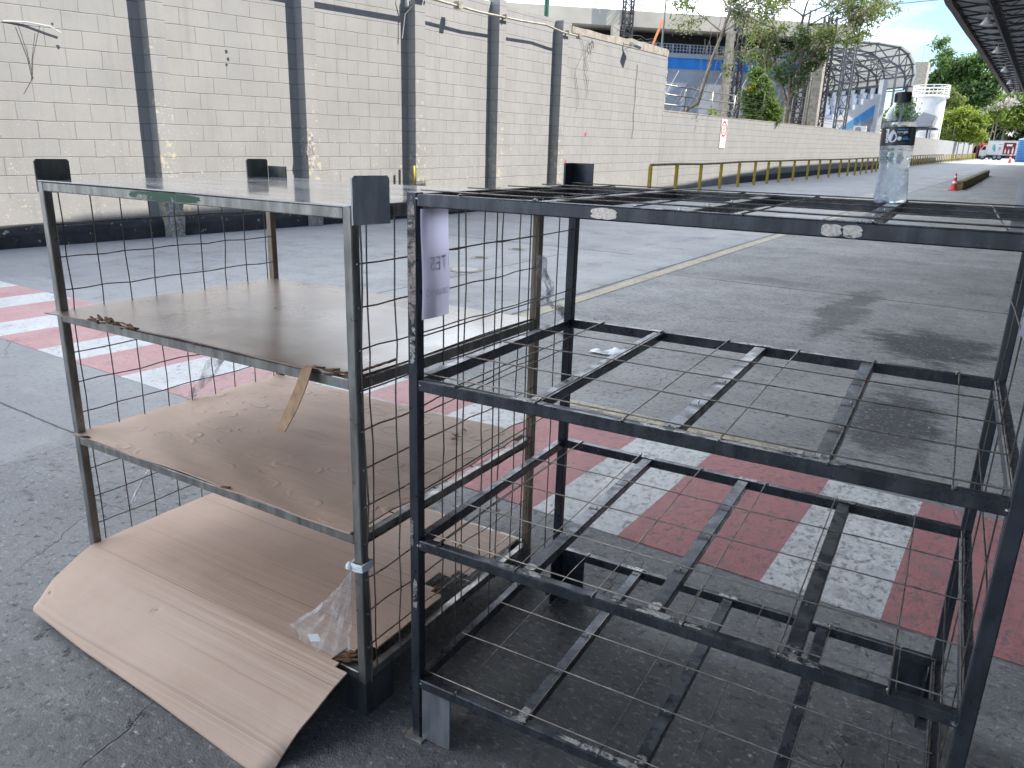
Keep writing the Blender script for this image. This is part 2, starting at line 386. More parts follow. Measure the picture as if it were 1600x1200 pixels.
def tag(o, label=None, cat=None, group=None, kind=None):
    if label: o['label'] = label
    if cat: o['category'] = cat
    if group: o['group'] = group
    if kind: o['kind'] = kind
    return o
def thing(name, label, cat, loc, rotz=0.0, group=None):
    o = bpy.data.objects.new(name, None); COL.objects.link(o); o.location = loc; o.rotation_euler.z = rotz
    o.empty_display_size = .1
    return tag(o, label, cat, group)
def rthing(name, label, cat, u, s, h=0.0, rot=0.0, group=None):
    return thing(name, label, cat, RW(u, s, h), -AZ - rot, group)
def copy_tree(o, parent=None):
    c = o.copy(); COL.objects.link(c); c.parent = parent
    for ch in list(o.children): copy_tree(ch, c)
    return c
_txt = {}
def text_mesh(body, size, extrude=0.0, align='CENTER', bold=0.0):
    """vertices/faces of a line of lettering in the xy plane, centred"""
    cu = bpy.data.curves.new('lettering', 'FONT'); cu.body = body; cu.size = size; cu.align_x = align; cu.align_y = 'CENTER'
    cu.extrude = extrude; cu.resolution_u = 3; cu.offset = bold
    ob = bpy.data.objects.new('lettering', cu); COL.objects.link(ob)
    dg = bpy.context.evaluated_depsgraph_get(); dg.update(); me = ob.evaluated_get(dg).to_mesh()
    vs = [tuple(v.co) for v in me.vertices]; fs = [tuple(p.vertices) for p in me.polygons]
    ob.evaluated_get(dg).to_mesh_clear(); bpy.data.objects.remove(ob); bpy.data.curves.remove(cu)
    return vs, fs

# ------------------------------------------------------------------ camera
def set_camera():
    cy, sy = math.cos(YAW), math.sin(YAW); cp, sp = math.cos(PITCH), math.sin(PITCH)
    f = Vector((sy * cp, cy * cp, -sp)); r = Vector((cy, -sy, 0)); u = r.cross(f)
    c, s = math.cos(ROLL), math.sin(ROLL); r2 = r * c + u * s; u2 = r * -s + u * c
    cam = bpy.data.cameras.new('camera'); cam.sensor_width = 36; cam.sensor_fit = 'HORIZONTAL'; cam.lens = FPX / 1600 * 36
    cam.clip_start = .05; cam.clip_end = 3000
    o = bpy.data.objects.new('camera', cam); COL.objects.link(o)
    M = Matrix(((r2.x, u2.x, -f.x), (r2.y, u2.y, -f.y), (r2.z, u2.z, -f.z))).to_4x4(); M.translation = CAM
    o.matrix_world = M; S.camera = o
set_camera()

# ------------------------------------------------------------------ sky and sun
SUN_AZ, SUN_EL = AZ + R(62), R(48.9)
def make_world():
    w = bpy.data.worlds.new('World'); S.world = w; w.use_nodes = True; nt = w.node_tree; nt.nodes.clear()
    sky = nt.nodes.new('ShaderNodeTexSky'); sky.sky_type = 'NISHITA'; sky.sun_disc = False
    sky.sun_elevation = SUN_EL; sky.sun_rotation = SUN_AZ; sky.air_density = 1.0; sky.dust_density = .5; sky.ozone_density = 1.2
    tc = nt.nodes.new('ShaderNodeTexCoord'); mp = nt.nodes.new('ShaderNodeMapping'); mp.inputs['Scale'].default_value = (1, 1, 2.6)
    nz = nt.nodes.new('ShaderNodeTexNoise'); nz.inputs['Scale'].default_value = 2.3; nz.inputs['Detail'].default_value = 7; nz.inputs['Roughness'].default_value = .55
    mr = nt.nodes.new('ShaderNodeMapRange'); mr.interpolation_type = 'SMOOTHSTEP'; mr.inputs[1].default_value = .50; mr.inputs[2].default_value = .66
    mx = nt.nodes.new('ShaderNodeMix'); mx.data_type = 'RGBA'; mx.inputs[7].default_value = CLOUD
    # extra cloud added over the stadium side to brighten the shaded ground
    dt = nt.nodes.new('ShaderNodeVectorMath'); dt.operation = 'DOT_PRODUCT'; dt.inputs[1].default_value = (-RN.x, -RN.y, .25)
    nt.links.new(tc.outputs['Generated'], dt.inputs[0])
    dm = nt.nodes.new('ShaderNodeMapRange'); dm.inputs[1].default_value = -.5; dm.inputs[2].default_value = .7; dm.inputs[3].default_value = -.20; dm.inputs[4].default_value = .22
    nt.links.new(dt.outputs['Value'], dm.inputs[0])
    ad = nt.nodes.new('ShaderNodeMath'); ad.operation = 'ADD'; nt.links.new(nz.outputs[0], ad.inputs[0]); nt.links.new(dm.outputs[0], ad.inputs[1])
    bg = nt.nodes.new('ShaderNodeBackground'); bg.inputs[1].default_value = SKY_STRENGTH
    out = nt.nodes.new('ShaderNodeOutputWorld'); L = nt.links.new
    L(tc.outputs['Generated'], mp.inputs[0]); L(mp.outputs[0], nz.inputs['Vector']); L(ad.outputs[0], mr.inputs[0]); L(mr.outputs[0], mx.inputs[0])
    tint = nt.nodes.new('ShaderNodeMix'); tint.data_type = 'RGBA'; tint.blend_type = 'MULTIPLY'; tint.inputs[0].default_value = 1; tint.inputs[7].default_value = (.82, .90, 1.0, 1); L(sky.outputs[0], tint.inputs[6])
    L(tint.outputs[2], mx.inputs[6]); L(mx.outputs[2], bg.inputs[0]); L(bg.outputs[0], out.inputs[0])
SKY_STRENGTH = .13; CLOUD = (13.6, 14.5, 15.9, 1)
make_world()
sl = bpy.data.lights.new('sun', 'SUN'); sl.energy = 5.0; sl.angle = R(.5); sl.color = (1, .945, .86)
so = bpy.data.objects.new('sun', sl); COL.objects.link(so)
sd = Vector((math.sin(SUN_AZ) * math.cos(SUN_EL), math.cos(SUN_AZ) * math.cos(SUN_EL), math.sin(SUN_EL)))
so.rotation_euler = sd.to_track_quat('Z', 'Y').to_euler(); so.location = (20, 20, 30)
S.view_settings.view_transform = 'Standard'; S.view_settings.look = 'None'; S.view_settings.gamma = 1
S.view_settings.exposure = 0.92
S.cycles.max_bounces = 12; S.cycles.transmission_bounces = 12; S.cycles.transparent_max_bounces = 16

# ------------------------------------------------------------------ ground
ORG = Vector((CAM.x, CAM.y, 0))
def asphalt(m, tint=None):
    """colour and bump of the worn yard surface in road coordinates (x across, y along)"""
    X = m.xyz(); XW = m.xyz(m.warp(.5, 1.3)); XE = m.xyz(m.warp(.06, 4))
    left = m.ramp(XE[0], -3.55, -3.60)                      # smoother pavement beyond the yellow line
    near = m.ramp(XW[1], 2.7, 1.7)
    lump = m.ramp(m.noise(.8, 6, .62), .3, .7); fine = m.ramp(m.noise(3.2, 7, .68), .3, .7)
    c = m.mix(lump, (.235, .24, .245), (.34, .345, .35)); c = m.mix(m.math('MULTIPLY', fine, .5), c, (.36, .365, .37))
    c = m.mix(left, c, m.mix(m.ramp(m.noise(.45, 5, .6), .3, .7), (.30, .31, .325), (.39, .40, .41)))
    # patched bays of slightly different age
    bays = m.math('MULTIPLY', m.math('GREATER_THAN', XE[1], 9.6), m.math('LESS_THAN', XE[0], -4.6)); c = m.mix(m.math('MULTIPLY', bays, .35), c, (.24, .25, .262))
    bay2 = m.math('MULTIPLY', m.math('MULTIPLY', m.math('GREATER_THAN', XE[0], -3.5), m.math('GREATER_THAN', XE[1], 8.4)), m.math('LESS_THAN', XE[1], 11.6)); c = m.mix(m.math('MULTIPLY', bay2, .3), c, (.19, .195, .20))
    c = m.mix(m.math('MULTIPLY', m.math('MULTIPLY', m.ramp(XW[0], -2.6, .2), m.ramp(XW[1], 14, 6)), .55), c, m.mix(fine, (.14, .145, .15), (.22, .225, .23)))
    rack_shade = m.math('MULTIPLY', near, m.ramp(XW[0], -3.4, -.9))  # shade around the black rack painted into the aged near ground
    c = m.mix(m.math('MULTIPLY', rack_shade, .78), c, m.mix(fine, (.085, .084, .08), (.15, .148, .14)))
    c = m.mix(m.math('MULTIPLY', m.math('MULTIPLY', near, m.math('SUBTRACT', 1.0, rack_shade)), .45), c, (.20, .205, .215))
    c = m.mix(m.math('MULTIPLY', m.ramp(m.noise(2.4, 7, .72), .50, .74), .55), c, (.11, .112, .115))
    # tyre polish and dirt streaks along the road
    st = m.noise(1.0, 6, .65, m.comb(m.math('MULTIPLY', X[0], 2.4), m.math('MULTIPLY', X[1], .3), 0.0))
    c = m.mix(m.ramp(st, .54, .8, 0, .4), c, (.13, .135, .14))
    lt = m.noise(1.0, 6, .65, m.comb(m.math('MULTIPLY', X[0], .9), m.math('MULTIPLY', X[1], 2.2), 4.0))
    c = m.mix(m.ramp(lt, .54, .74, 0, .45), c, (.46, .47, .475))
    # oil and water stains
    for (u, s, ru, rs, k) in STAINS:
        XX = m.xyz(m.warp(.55, 2.6))
        d = m.math('SQRT', m.math('ADD', m.math('POWER', m.math('DIVIDE', m.math('SUBTRACT', XX[0], u), ru), 2.0), m.math('POWER', m.math('DIVIDE', m.math('SUBTRACT', XX[1], s), rs), 2.0)))
        d = m.math('ADD', d, m.math('MULTIPLY', m.math('SUBTRACT', m.noise(5, 8, .75, m.scale((1, 2.4, 1))), .5), 2.2))
        c = m.mix(m.ramp(d, 1.25, .55, 0, k), c, (.05, .053, .058))
    rough_ = m.math('SUBTRACT', 1.0, m.math('MULTIPLY', left, .6))
    sp = m.noise(30, 6, .72, m.warp(.05, 12)); c = m.mix(m.math('MULTIPLY', m.ramp(sp, .51, .67), m.math('MULTIPLY', rough_, .74)), c, (.055, .057, .062))
    c = m.mix(m.math('MULTIPLY', m.ramp(m.noise(48, 5, .74, m.scale((.8, 1.4, 1))), .53, .70), m.math('MULTIPLY', rough_, .6)), c, (.52, .53, .54))
    c = m.mix(m.ramp(m.noise(26, 2, .5), .735, .76, 0, .7), c, (.62, .62, .60))
    pit = m.ramp(m.noise(17, 4, .7, m.warp(.1, 8)), .63, .68); c = m.mix(m.math('MULTIPLY', pit, m.math('MULTIPLY', rough_, .7)), c, (.04, .041, .045))
    # cracks
    cr = m.voronoi(1.15, m.warp(.35, 2.2), 'DISTANCE_TO_EDGE')
    ck = m.math('MULTIPLY', m.math('MULTIPLY', m.ramp(cr, .005, .001), m.ramp(m.noise(.55, 2), .52, .60)), .55)
    cr2 = m.voronoi(5.5, m.warp(.14, 6), 'DISTANCE_TO_EDGE')
    ck2 = m.math('MULTIPLY', m.ramp(cr2, .022, .004), m.math('MULTIPLY', m.math('MULTIPLY', m.ramp(m.noise(1.1, 2), .50, .58), near), m.ramp(X[0], -1.5, -.9)))
    ck = m.math('MAXIMUM', ck, ck2)
    # slab joints
    for (ax, val, wd, lo, hi) in JOINTS:
        a, b = (XJ(m)[0], X[1]) if ax == 0 else (XJ(m)[1], X[0])
        ln = m.ramp(m.math('ABSOLUTE', m.math('SUBTRACT', a, val)), wd, wd * .45)
        ln = m.math('MULTIPLY', ln, m.math('MULTIPLY', m.math('GREATER_THAN', b, lo), m.math('LESS_THAN', b, hi)))
        ck = m.math('MAXIMUM', ck, ln)
    c = m.mix(m.math('MULTIPLY', ck, .8), c, (.03, .03, .03))
    h = m.math('ADD', m.math('MULTIPLY', m.noise(34, 6, .72), .9), m.math('MULTIPLY', m.noise(150, 3, .6), .4)); h = m.math('SUBTRACT', h, m.math('MULTIPLY', pit, .6))
    h = m.math('MULTIPLY', h, m.ramp(left, 0, 1, 1, .45))
    h = m.math('SUBTRACT', h, m.math('MULTIPLY', ck, .8))
    return c, h
_xj = {}
def XJ(m):
    if m.m.name not in _xj: _xj[m.m.name] = m.xyz(m.warp(.03, 5))
    return _xj[m.m.name]
STAINS = [(-1.28, 7.6, .17, 1.4, .7), (-.45, 6.55, .45, .6, 1.0), (-.42, 4.6, .24, .65, .95), (-.1, 9.6, .5, .4, .3), (-2.6, 8.7, .9, .25, .35), (-.5, 1.2, .5, .5, .3)]
JOINTS = [(0, -3.60, .022, 4.2, 60), (1, 8.40, .02, -3.5, 3), (1, 26.0, .05, -3.5, 3), (1, 1.75, .008, -9, -2.6), (1, 2.95, .008, -9, -2.2), (0, -5.15, .012, 4.5, 9), (1, 9.6, .02, -9, -4.4), (1, 15.5, .025, -9, 0)]
def make_ground():
    ss = [-400, -60, -10, 0, 2, 4.2] + [6, 10, 16, 24, 36, 50, 70, 100, 140, 200, 300, 600, 1500]
    us = [-900, -120, -40, -12, -8, -4, 0, 4, 12, 40, 120, 900]
    mb = MB(); n = len(us)
    mb.add([(u, s, gz(min(s, 400))) for s in ss for u in us], [(j * n + i, j * n + i + 1, (j + 1) * n + i + 1, (j + 1) * n + i) for j in range(len(ss) - 1) for i in range(n - 1)])
    m = Mt('ground_asphalt'); c, h = asphalt(m)
    mat = m.out(c, m.ramp(m.noise(1.5, 4), .3, .7, .62, .85), 0, m.bump(h, .7, .014))
    tag(mb.build('ground', mat, None, ORG, -AZ), kind='structure')
make_ground()
def paint(name, col, col2, wear=.5, col3=None):
    m = Mt(name); c, h = asphalt(m)
    p = m.mix(m.ramp(m.noise(2.2, 5, .6), .3, .7), col, col2)
    if col3: p = m.mix(m.ramp(m.xyz()[0], -3.5, -.2), p, col3)
    X = m.xyz(); wr = m.ramp(X[0], -2.8, .3, .0, .06)      # more worn on the right, where the trucks turn
    f = m.math('ADD', m.noise(5.5, 8, .74, m.warp(.12, 7)), wr)
    g = m.math('ADD', m.noise(26, 7, .74, m.scale((1.25, .8, 1))), wr)
    k = m.ramp(f, wear + .0, wear + .20); k2 = m.ramp(g, wear - .02, wear + .15); k3 = m.ramp(m.noise(90, 4, .75), .54, .70)
    wf = m.math('MAXIMUM', m.math('MAXIMUM', m.math('MULTIPLY', k, .62), m.math('MULTIPLY', k2, .78)), m.math('MULTIPLY', k3, .5))
    col_ = m.mix(wf, p, m.mix(.5, c, (.085, .085, .088)))
    col_ = m.mix(m.ramp(m.noise(3.0, 7, .72), .54, .76, 0, .5), col_, (.12, .112, .112))
    return m.out(col_, .72, 0, m.bump(m.math('SUBTRACT', h, m.math('MULTIPLY', wf, .5)), .6, .012))
def flat_quads(name, quads, mat, z=.004):
    mb = MB()
    for (u0, u1, s0, s1) in quads:
        mb.box(u0, u1, s0, s1, z - .0035, z)
        for i in range(-8, 0):
            x, y, zz = mb.v[i]; mb.v[i] = (x, y, zz + gz(y))
    return mb.build(name, mat, None, ORG, -AZ)
def make_markings():
    wh, rd = [], []; starts = [-9.40, -8.42, -7.46, -6.44, -5.42, -4.42, -3.42, -2.44, -1.46, -.54, .38, 1.3, 2.22]
    for i, a in enumerate(starts):
        b = a + (.44 if a < -4 else .38); wh.append((a, b, 2.41, 3.47))
        if i + 1 < len(starts): rd.append((b, starts[i + 1], 2.41, 3.47))
    W = paint('paint_white', (.60, .62, .63), (.72, .73, .74), .545); Rr = paint('paint_red', (.52, .285, .285), (.58, .36, .36), .56, (.43, .175, .18))
    o = flat_quads('crosswalk_white_stripes', wh, W); tag(o, kind='structure')
    o = flat_quads('crosswalk_red_stripes', rd, Rr); tag(o, kind='structure')
    Y = paint('paint_yellow', (.50, .44, .31), (.58, .53, .41), .50)
    tag(flat_quads('yellow_lane_line', [(-3.54, -3.40, 4.4, 19)], Y), kind='structure')
    tag(flat_quads('yellow_stop_line', [(-2.1, -.72, 3.66, 3.76)], Y), kind='structure')
make_markings()
def make_manhole(u, s, r, label):
    t = rthing('manhole_cover', label, 'manhole cover', u, s, .002)
    mb = MB().lathe([(r + .05, -.02), (r + .05, .003), (r + .005, .004)], 40, cap=False); mb.build('rim', 'concrete', t)
    MB().lathe([(r, -.02), (r, .007), (r * .96, .008)], 40).build('lid', 'galv' if r > .1 else 'iron', t)
make_manhole(-5.34, 7.1, .16, 'large round manhole cover in the pavement left of the yellow line')
make_manhole(-5.78, 7.98, .06, 'small round valve lid just beyond the large manhole cover')
make_manhole(-5.85, 8.95, .07, 'small dark valve lid, the farther of the two little lids in the pavement')

# ------------------------------------------------------------------ racks
T = .025
def wire_mesh(mb, lines, r=.0019, jit=.003, seg=5):
    for a, b in lines:
        a, b = Vector(a), Vector(b); pts = []
        for k in range(seg + 1):
            t = k / seg; p = a.lerp(b, t)
            if 0 < k < seg: p = p + Vector((rnd.uniform(-jit, jit), rnd.uniform(-jit, jit), rnd.uniform(-jit, jit)))
            pts.append(p)
        mb.tube(pts, r, 6)
def weld(mb, c, r=.008):
    c = Vector(c)
    for k in range(3):
        d = Vector((rnd.uniform(-1, 1), rnd.uniform(-1, 1), rnd.uniform(-.5, .5))) * r * .7
        mb.lathe([(r * .2, -r * .6), (r * .8, -r * .25), (r * .75, r * .2), (r * .25, r * .5)], 8, 0, c + d)
def patch(mb, c, ux, uy, w, h, n=18, jag=.35):
    """a ragged thin flake lying on a face"""
    c, ux, uy = Vector(c), Vector(ux), Vector(uy); nrm = ux.cross(uy) * (.0005 + .0006 * rnd.random()); P = []
    for k in range(n):
        a = 2 * PI * k / n; q = 1 / max(abs(math.cos(a)), abs(math.sin(a))); q *= 1 - rnd.random() * jag
        P.append(c + ux * (math.cos(a) * w / 2 * min(q, 1.15)) + uy * (math.sin(a) * h / 2 * min(q, 1.0)))
    m = len(P); mb.add([p + nrm for p in P] + [p - nrm * .3 for p in P], [tuple(range(m)), tuple(range(2 * m - 1, m - 1, -1))] + [(i, m + i, m + (i + 1) % m, (i + 1) % m) for i in range(m)])
def scuff(parent, mat, c, ux, uy, w, h, n=18, jag=.3, name='ground_off_patch'):
    mb = MB(); patch(mb, c, ux, uy, w, h, n, jag); return mb.build(name, mat, parent)
XA, YA, ZA = (1, 0, 0), (0, 1, 0), (0, 0, 1)
def tubebox(mb, x0, x1, y0, y1, z0, z1, b=.0022):
    """a square tube with eased edges: the long axis is the longest side"""
    d = (x1 - x0, y1 - y0, z1 - z0); ax = d.index(max(d))
    lo = [x0, y0, z0]; hi = [x1, y1, z1]; i, j = [k for k in range(3) if k != ax]
    poly = [(lo[i] + b, lo[j]), (hi[i] - b, lo[j]), (hi[i], lo[j] + b), (hi[i], hi[j] - b), (hi[i] - b, hi[j]), (lo[i] + b, hi[j]), (lo[i], hi[j] - b), (lo[i], lo[j] + b)]
    mb.prism(poly, ax, lo[ax], hi[ax])
    n = 10 if False else 0

def frame_ring(W, D, x0, x1, z, inset=.0012):
    """front, back and side rails between the posts; x0..x1 is the clear opening"""
    mb = MB(); e = inset
    tubebox(mb, x0 + .0005, x1 - .0005, e, T - e, z - T, z); tubebox(mb, x0 + .0005, x1 - .0005, D - T + e, D - e, z - T, z)
    tubebox(mb, x0 - T + e, x0 - e, T + .0005, D - T - .0005, z - T, z); tubebox(mb, x1 + e, x1 + T - e, T + .0005, D - T - .0005, z - T, z)
    return mb

def black_rack():
    W, D = 1.062, .776; zs = [.171, .542, .919, 1.3]
    r = thing('black_wire_rack', 'four level rack of black square tube with open wire shelves', 'metal rack', (0, 0, 0))
    posts = [(-T, 0), (W, 0), (-T, D - T), (W, D - T)]
    for i, (x, y) in enumerate(posts):
        mb = MB(); tubebox(mb, x, x + T, y, y + T, .006, 1.3 if i > 0 else 1.302)
        p = mb.build('post', 'black_steel', r)
        if i == 0:
            scuff(p, 'scuff_brown', (x + T / 2, y, 1.165), XA, ZA, .0205, .265, 30, .12)
            for dx, z, w_, h_ in ((0, .985, .015, .075), (.002, .40, .014, .09), (-.006, .56, .009, .08), (.003, 1.02, .010, .03)): scuff(p, 'scuff', (x + T / 2 + dx, y, z), XA, ZA, w_, h_)
            scuff(p, 'scuff', (x + T, y + .006, 1.285), YA, ZA, .010, .018)
    for (x, y) in posts:
        mb = MB().box(x - .012, x + T + .012, y - .012, y + T + .012, 0, .006); mb.build('foot_plate', 'bare_steel' if y == 0 else 'black_steel', r)
    fb = {0: [.10, .282, .462, .638, .816, .993], 1: [.05, .242, .424, .603, .78, .96], 2: [.094, .275, .458, .635, .813, .990], 3: [.10, .262, .445, .628, .818, .987]}
    fb[3] = [.10, .262, .45, .63, .82, .987]
    for k, z in enumerate(zs):
        sh = frame_ring(W, D, 0, W, z).build('shelf_frame', 'black_rail', r)
        if k == 3: bars = [.262, .52, .80]
        else: bars = [.266, .542, .80]
        for bx in bars:
            mb = MB(); tubebox(mb, bx - .015, bx + .015, T - .001, D - T + .001, z - .0215, z - .0015, .0018); mb.build('crossbar', 'black_rail', sh)
        zl = z + .0022; L = [((x + rnd.uniform(-.003, .003), -.004, zl), (x + rnd.uniform(-.004, .004), D + .002, zl)) for x in fb[k]]
        ys = [.032, .205, .380, .556] + ([.745] if k == 0 else [.735])
        L += [((-.012, y, zl + .0036), (W + .012, y + rnd.uniform(-.004, .004), zl + .0036)) for y in ys[:5 if k in (0, 3) else 4]]
        L.append(((W + .006, .01, zl), (W + .008, D - .01, zl)))
        mb = MB(); wire_mesh(mb, L, .0016, .0012); wd = MB()
        for x in fb[k]: weld(wd, (x, T * .3, zl), .0032); weld(wd, (x, D - T * .4, zl), .003)
        for y in ys[:3]:
            for bx in bars: weld(wd, (bx + rnd.uniform(-.006, .006), y, z + .001), .0022)
        weld(wd, (.003, .004, z - .010), .0055); weld(wd, (W - .003, .004, z - .014), .0055)
        mb.add(wd.v, wd.f, 1, True); mb.build('wire_mesh', ['wire', 'weld'], sh)
        for bx in bars:
            scuff(sh, 'scuff', (bx + rnd.uniform(-.012, .012), T * .55, z), XA, YA, rnd.uniform(.06, .12), .022, 22); scuff(sh, 'scuff', (bx + rnd.uniform(-.01, .01), D - T * .5, z), XA, YA, rnd.uniform(.05, .08), .021, 20)
            if k < 3: scuff(sh, 'scuff', (bx, T + .016, z - .0012), XA, YA, .027, .034, 14)
        if k < 3: scuff(sh, 'scuff', (.45 + .1 * k, T * .5, z), XA, YA, .20, .018, 26, .4)
        if k == 3:
            scuff(sh, 'scuff_beige', (.397, .0012, 1.2868), XA, ZA, .052, .0205, 26, .22); scuff(sh, 'scuff_beige', (.765, .0012, 1.2866), XA, ZA, .030, .020, 24, .25); scuff(sh, 'scuff_beige', (.794, .0012, 1.2866), XA, ZA, .030, .020, 24, .25)
    for x, ins in ((-.004, 1), (W + .004, -1)):
        L = [((x, y, .16), (x, y, 1.285)) for y in ((.009, .157, .322, .488, .653) if x < 0 else (.15, .42, .66))]
        L += [((x + .0036 * ins, .004, z), (x + .0036 * ins, D - .004, z)) for z in ((1.18, 1.01, .84, .66, .50, .33) if x < 0 else (1.10, .76, .36))]
        mb = MB(); wire_mesh(mb, L, .0016, .0015); mb.build('side_mesh', 'wire_dark', r)
    # feet: angle plates under the bottom frame, two of them chequer plate
    def angle(x, y, sx, sy, z0, z1, mat, name, w=.08, t=.005):
        mb = MB(); mb.box(min(x, x + sx * w), max(x, x + sx * w), min(y, y + sy * t), max(y, y + sy * t), z0, z1)
        mb.box(min(x, x + sx * t), max(x, x + sx * t), min(y + sy * t, y + sy * w), max(y + sy * t, y + sy * w), z0, z1)
        if mat == 'chequer':
            for i in range(7):
                for j in range(7):
                    cx, cz = x + sx * (.008 + .0105 * i), z0 + .012 + .019 * j; a = .006 * (1 if (i + j) % 2 else -1)
                    mb.bar((cx - .004, y - .0008, cz - a), (cx + .004, y - .0008, cz + a), .003, .0016, (0, 1, 0))
            mat = 'black_steel'
        return mb.build(name, mat, r)
    angle(.004, .003, 1, 1, .004, .145, 'foot_steel', 'foot_angle'); angle(W - .004, .003, -1, 1, .004, .145, 'foot_steel', 'foot_angle')
    angle(.004, D - .008, 1, -1, .004, .145, 'chequer', 'foot_angle'); angle(W - .004, D - .008, -1, -1, .004, .145, 'chequer', 'foot_angle')
    angle(-T - .006, D + .004, 1, -1, 1.245, 1.358, 'black_steel', 'stacking_guide', .062); angle(W + T + .006, D + .004, -1, -1, 1.245, 1.358, 'guide_plate', 'stacking_guide', .062)
    return r
black_rack()

LYAW = R(-1.493254); LW, LD = 1.143, .833; LZ = [.123, .504, .890, 1.264]
lc, ls = math.cos(LYAW), math.sin(LYAW)
def LP(x, y, z=0.0): return Vector((-.161 + lc * (x - LW) - ls * y, -.008 + ls * (x - LW) + lc * y, z))
def grey_rack():
    W, D = LW, LD
    r = thing('grey_wire_rack', 'worn grey steel rack with mesh sides, carrying brown board and cardboard sheets', 'metal rack', LP(0, 0), LYAW)
    X1 = W - T
    for i, (x, y) in enumerate([(-T, 0), (X1, 0), (-T, D - T), (X1, D - T)]):
        mb = MB(); tubebox(mb, x, x + T, y, y + T, .098, 1.264); wd = MB()
        for z in LZ: weld(wd, (x + (T if x < .5 else 0), y + .008, z - .012), .0045)
        mb.add(wd.v, wd.f, 1, True); mb.build('post', ['old_steel' if y < .4 else 'old_rust', 'bare_steel'], r)
    for k, z in enumerate(LZ):
        sh = frame_ring(W, D, 0, X1, z).build('shelf_frame', 'old_steel', r)
        for bx in (.28, .56, .84):
            mb = MB(); tubebox(mb, bx - .015, bx + .015, T - .001, D - T + .001, z - .0245, z - .0085); mb.build('crossbar', 'old_dark', sh)
        L = [((x, .004, z - .006), (x, D - .004, z - .006)) for x in (.12, .3, .48, .66, .86, 1.03)] + [((.002, y, z - .0024), (X1 - .002, y, z - .0024)) for y in (.15, .33, .51, .69)]
        if k == 0:
            L += [((x, .44, z - .006), (x, D - .004, z - .006)) for x in (.93, .98, 1.08)]
        mb = MB(); wire_mesh(mb, L, .0018, .001); mb.build('wire_mesh', 'wire', sh)
        if k == 3:
            scuff(sh, 'green_tape', (.53, .0012, z - .012), XA, ZA, .28, .022, 34, .12, 'green_tape')
    for x, s_ in ((-.007, 1), (X1 + T + .003, -1)):
        L = []
        for j in range(9):
            y = .043 + .0925 * j
            if .02 < y < D - .01: L.append(((x, y, .10), (x, y, 1.262)))
        for j in range(12):
            z = 1.147 - .0945 * j
            if z > .12: L.append(((x + .0036 * s_, .006, z), (x + .0036 * s_, D - .006, z)))
        mb = MB(); wire_mesh(mb, L, .0019, .0035, 11)
        if x > .5:
            wire_mesh(mb, [((x + .002, .018, .098), (x + .003, .018, 1.255))], .0022, .004, 14)
        wd = MB()
        for j in range(12):
            z = 1.147 - .0945 * j
            if z > .12: weld(wd, (x, .012, z), .003)
        mb.add(wd.v, wd.f, 1, True); mb.build('side_mesh', ['wire_dark' if x < .5 else 'wire', 'weld'], r)
    t = .005
    for x, sx in ((-T, 1), (W, -1)):
        for y, sy in ((0, 1), (D, -1)):
            mb = MB(); a, b = sorted((x, x + sx * .085)); c, d = sorted((y, y + sy * t)); mb.box(a, b, c, d, 0, .0975)
            a, b = sorted((x, x + sx * t)); c, d = sorted((y + sy * t, y + sy * .105)); mb.box(a, b, c, d, 0, .0975)
            mb.build('foot_angle', 'old_dark', r)
    def guide(x, y0, y1, z0, z1, lean=0.0, back=None):
        mb = MB(); M_ = Matrix.Translation((x, y0, z0)) @ Matrix.Rotation(lean, 4, 'Z')
        w, h, b = y1 - y0, z1 - z0, .006
        mb.prism([(0, 0), (w, 0), (w, h - b), (w - b, h), (b, h), (0, h - b)], 0, -.0025, .0025)
        mb.v = [tuple(M_ @ Vector(q)) for q in mb.v]
        if back: mb.box(*back)
        return mb.build('stacking_guide', 'guide_plate' if x > .5 and y0 < .4 else 'guide_shaded', r)
    guide(X1 + T + .0035, 0, .098, 1.228, 1.328, -.18)
    guide(-T - .003, .0, .098, 1.236, 1.325)
    guide(-T - .003, D - .095, D, 1.236, 1.330, 0, (-T, .065, D + .001, D + .006, 1.236, 1.306))
    guide(X1 + T + .0035, D - .075, D + .02, 1.228, 1.290)
    return r
grey_rack()

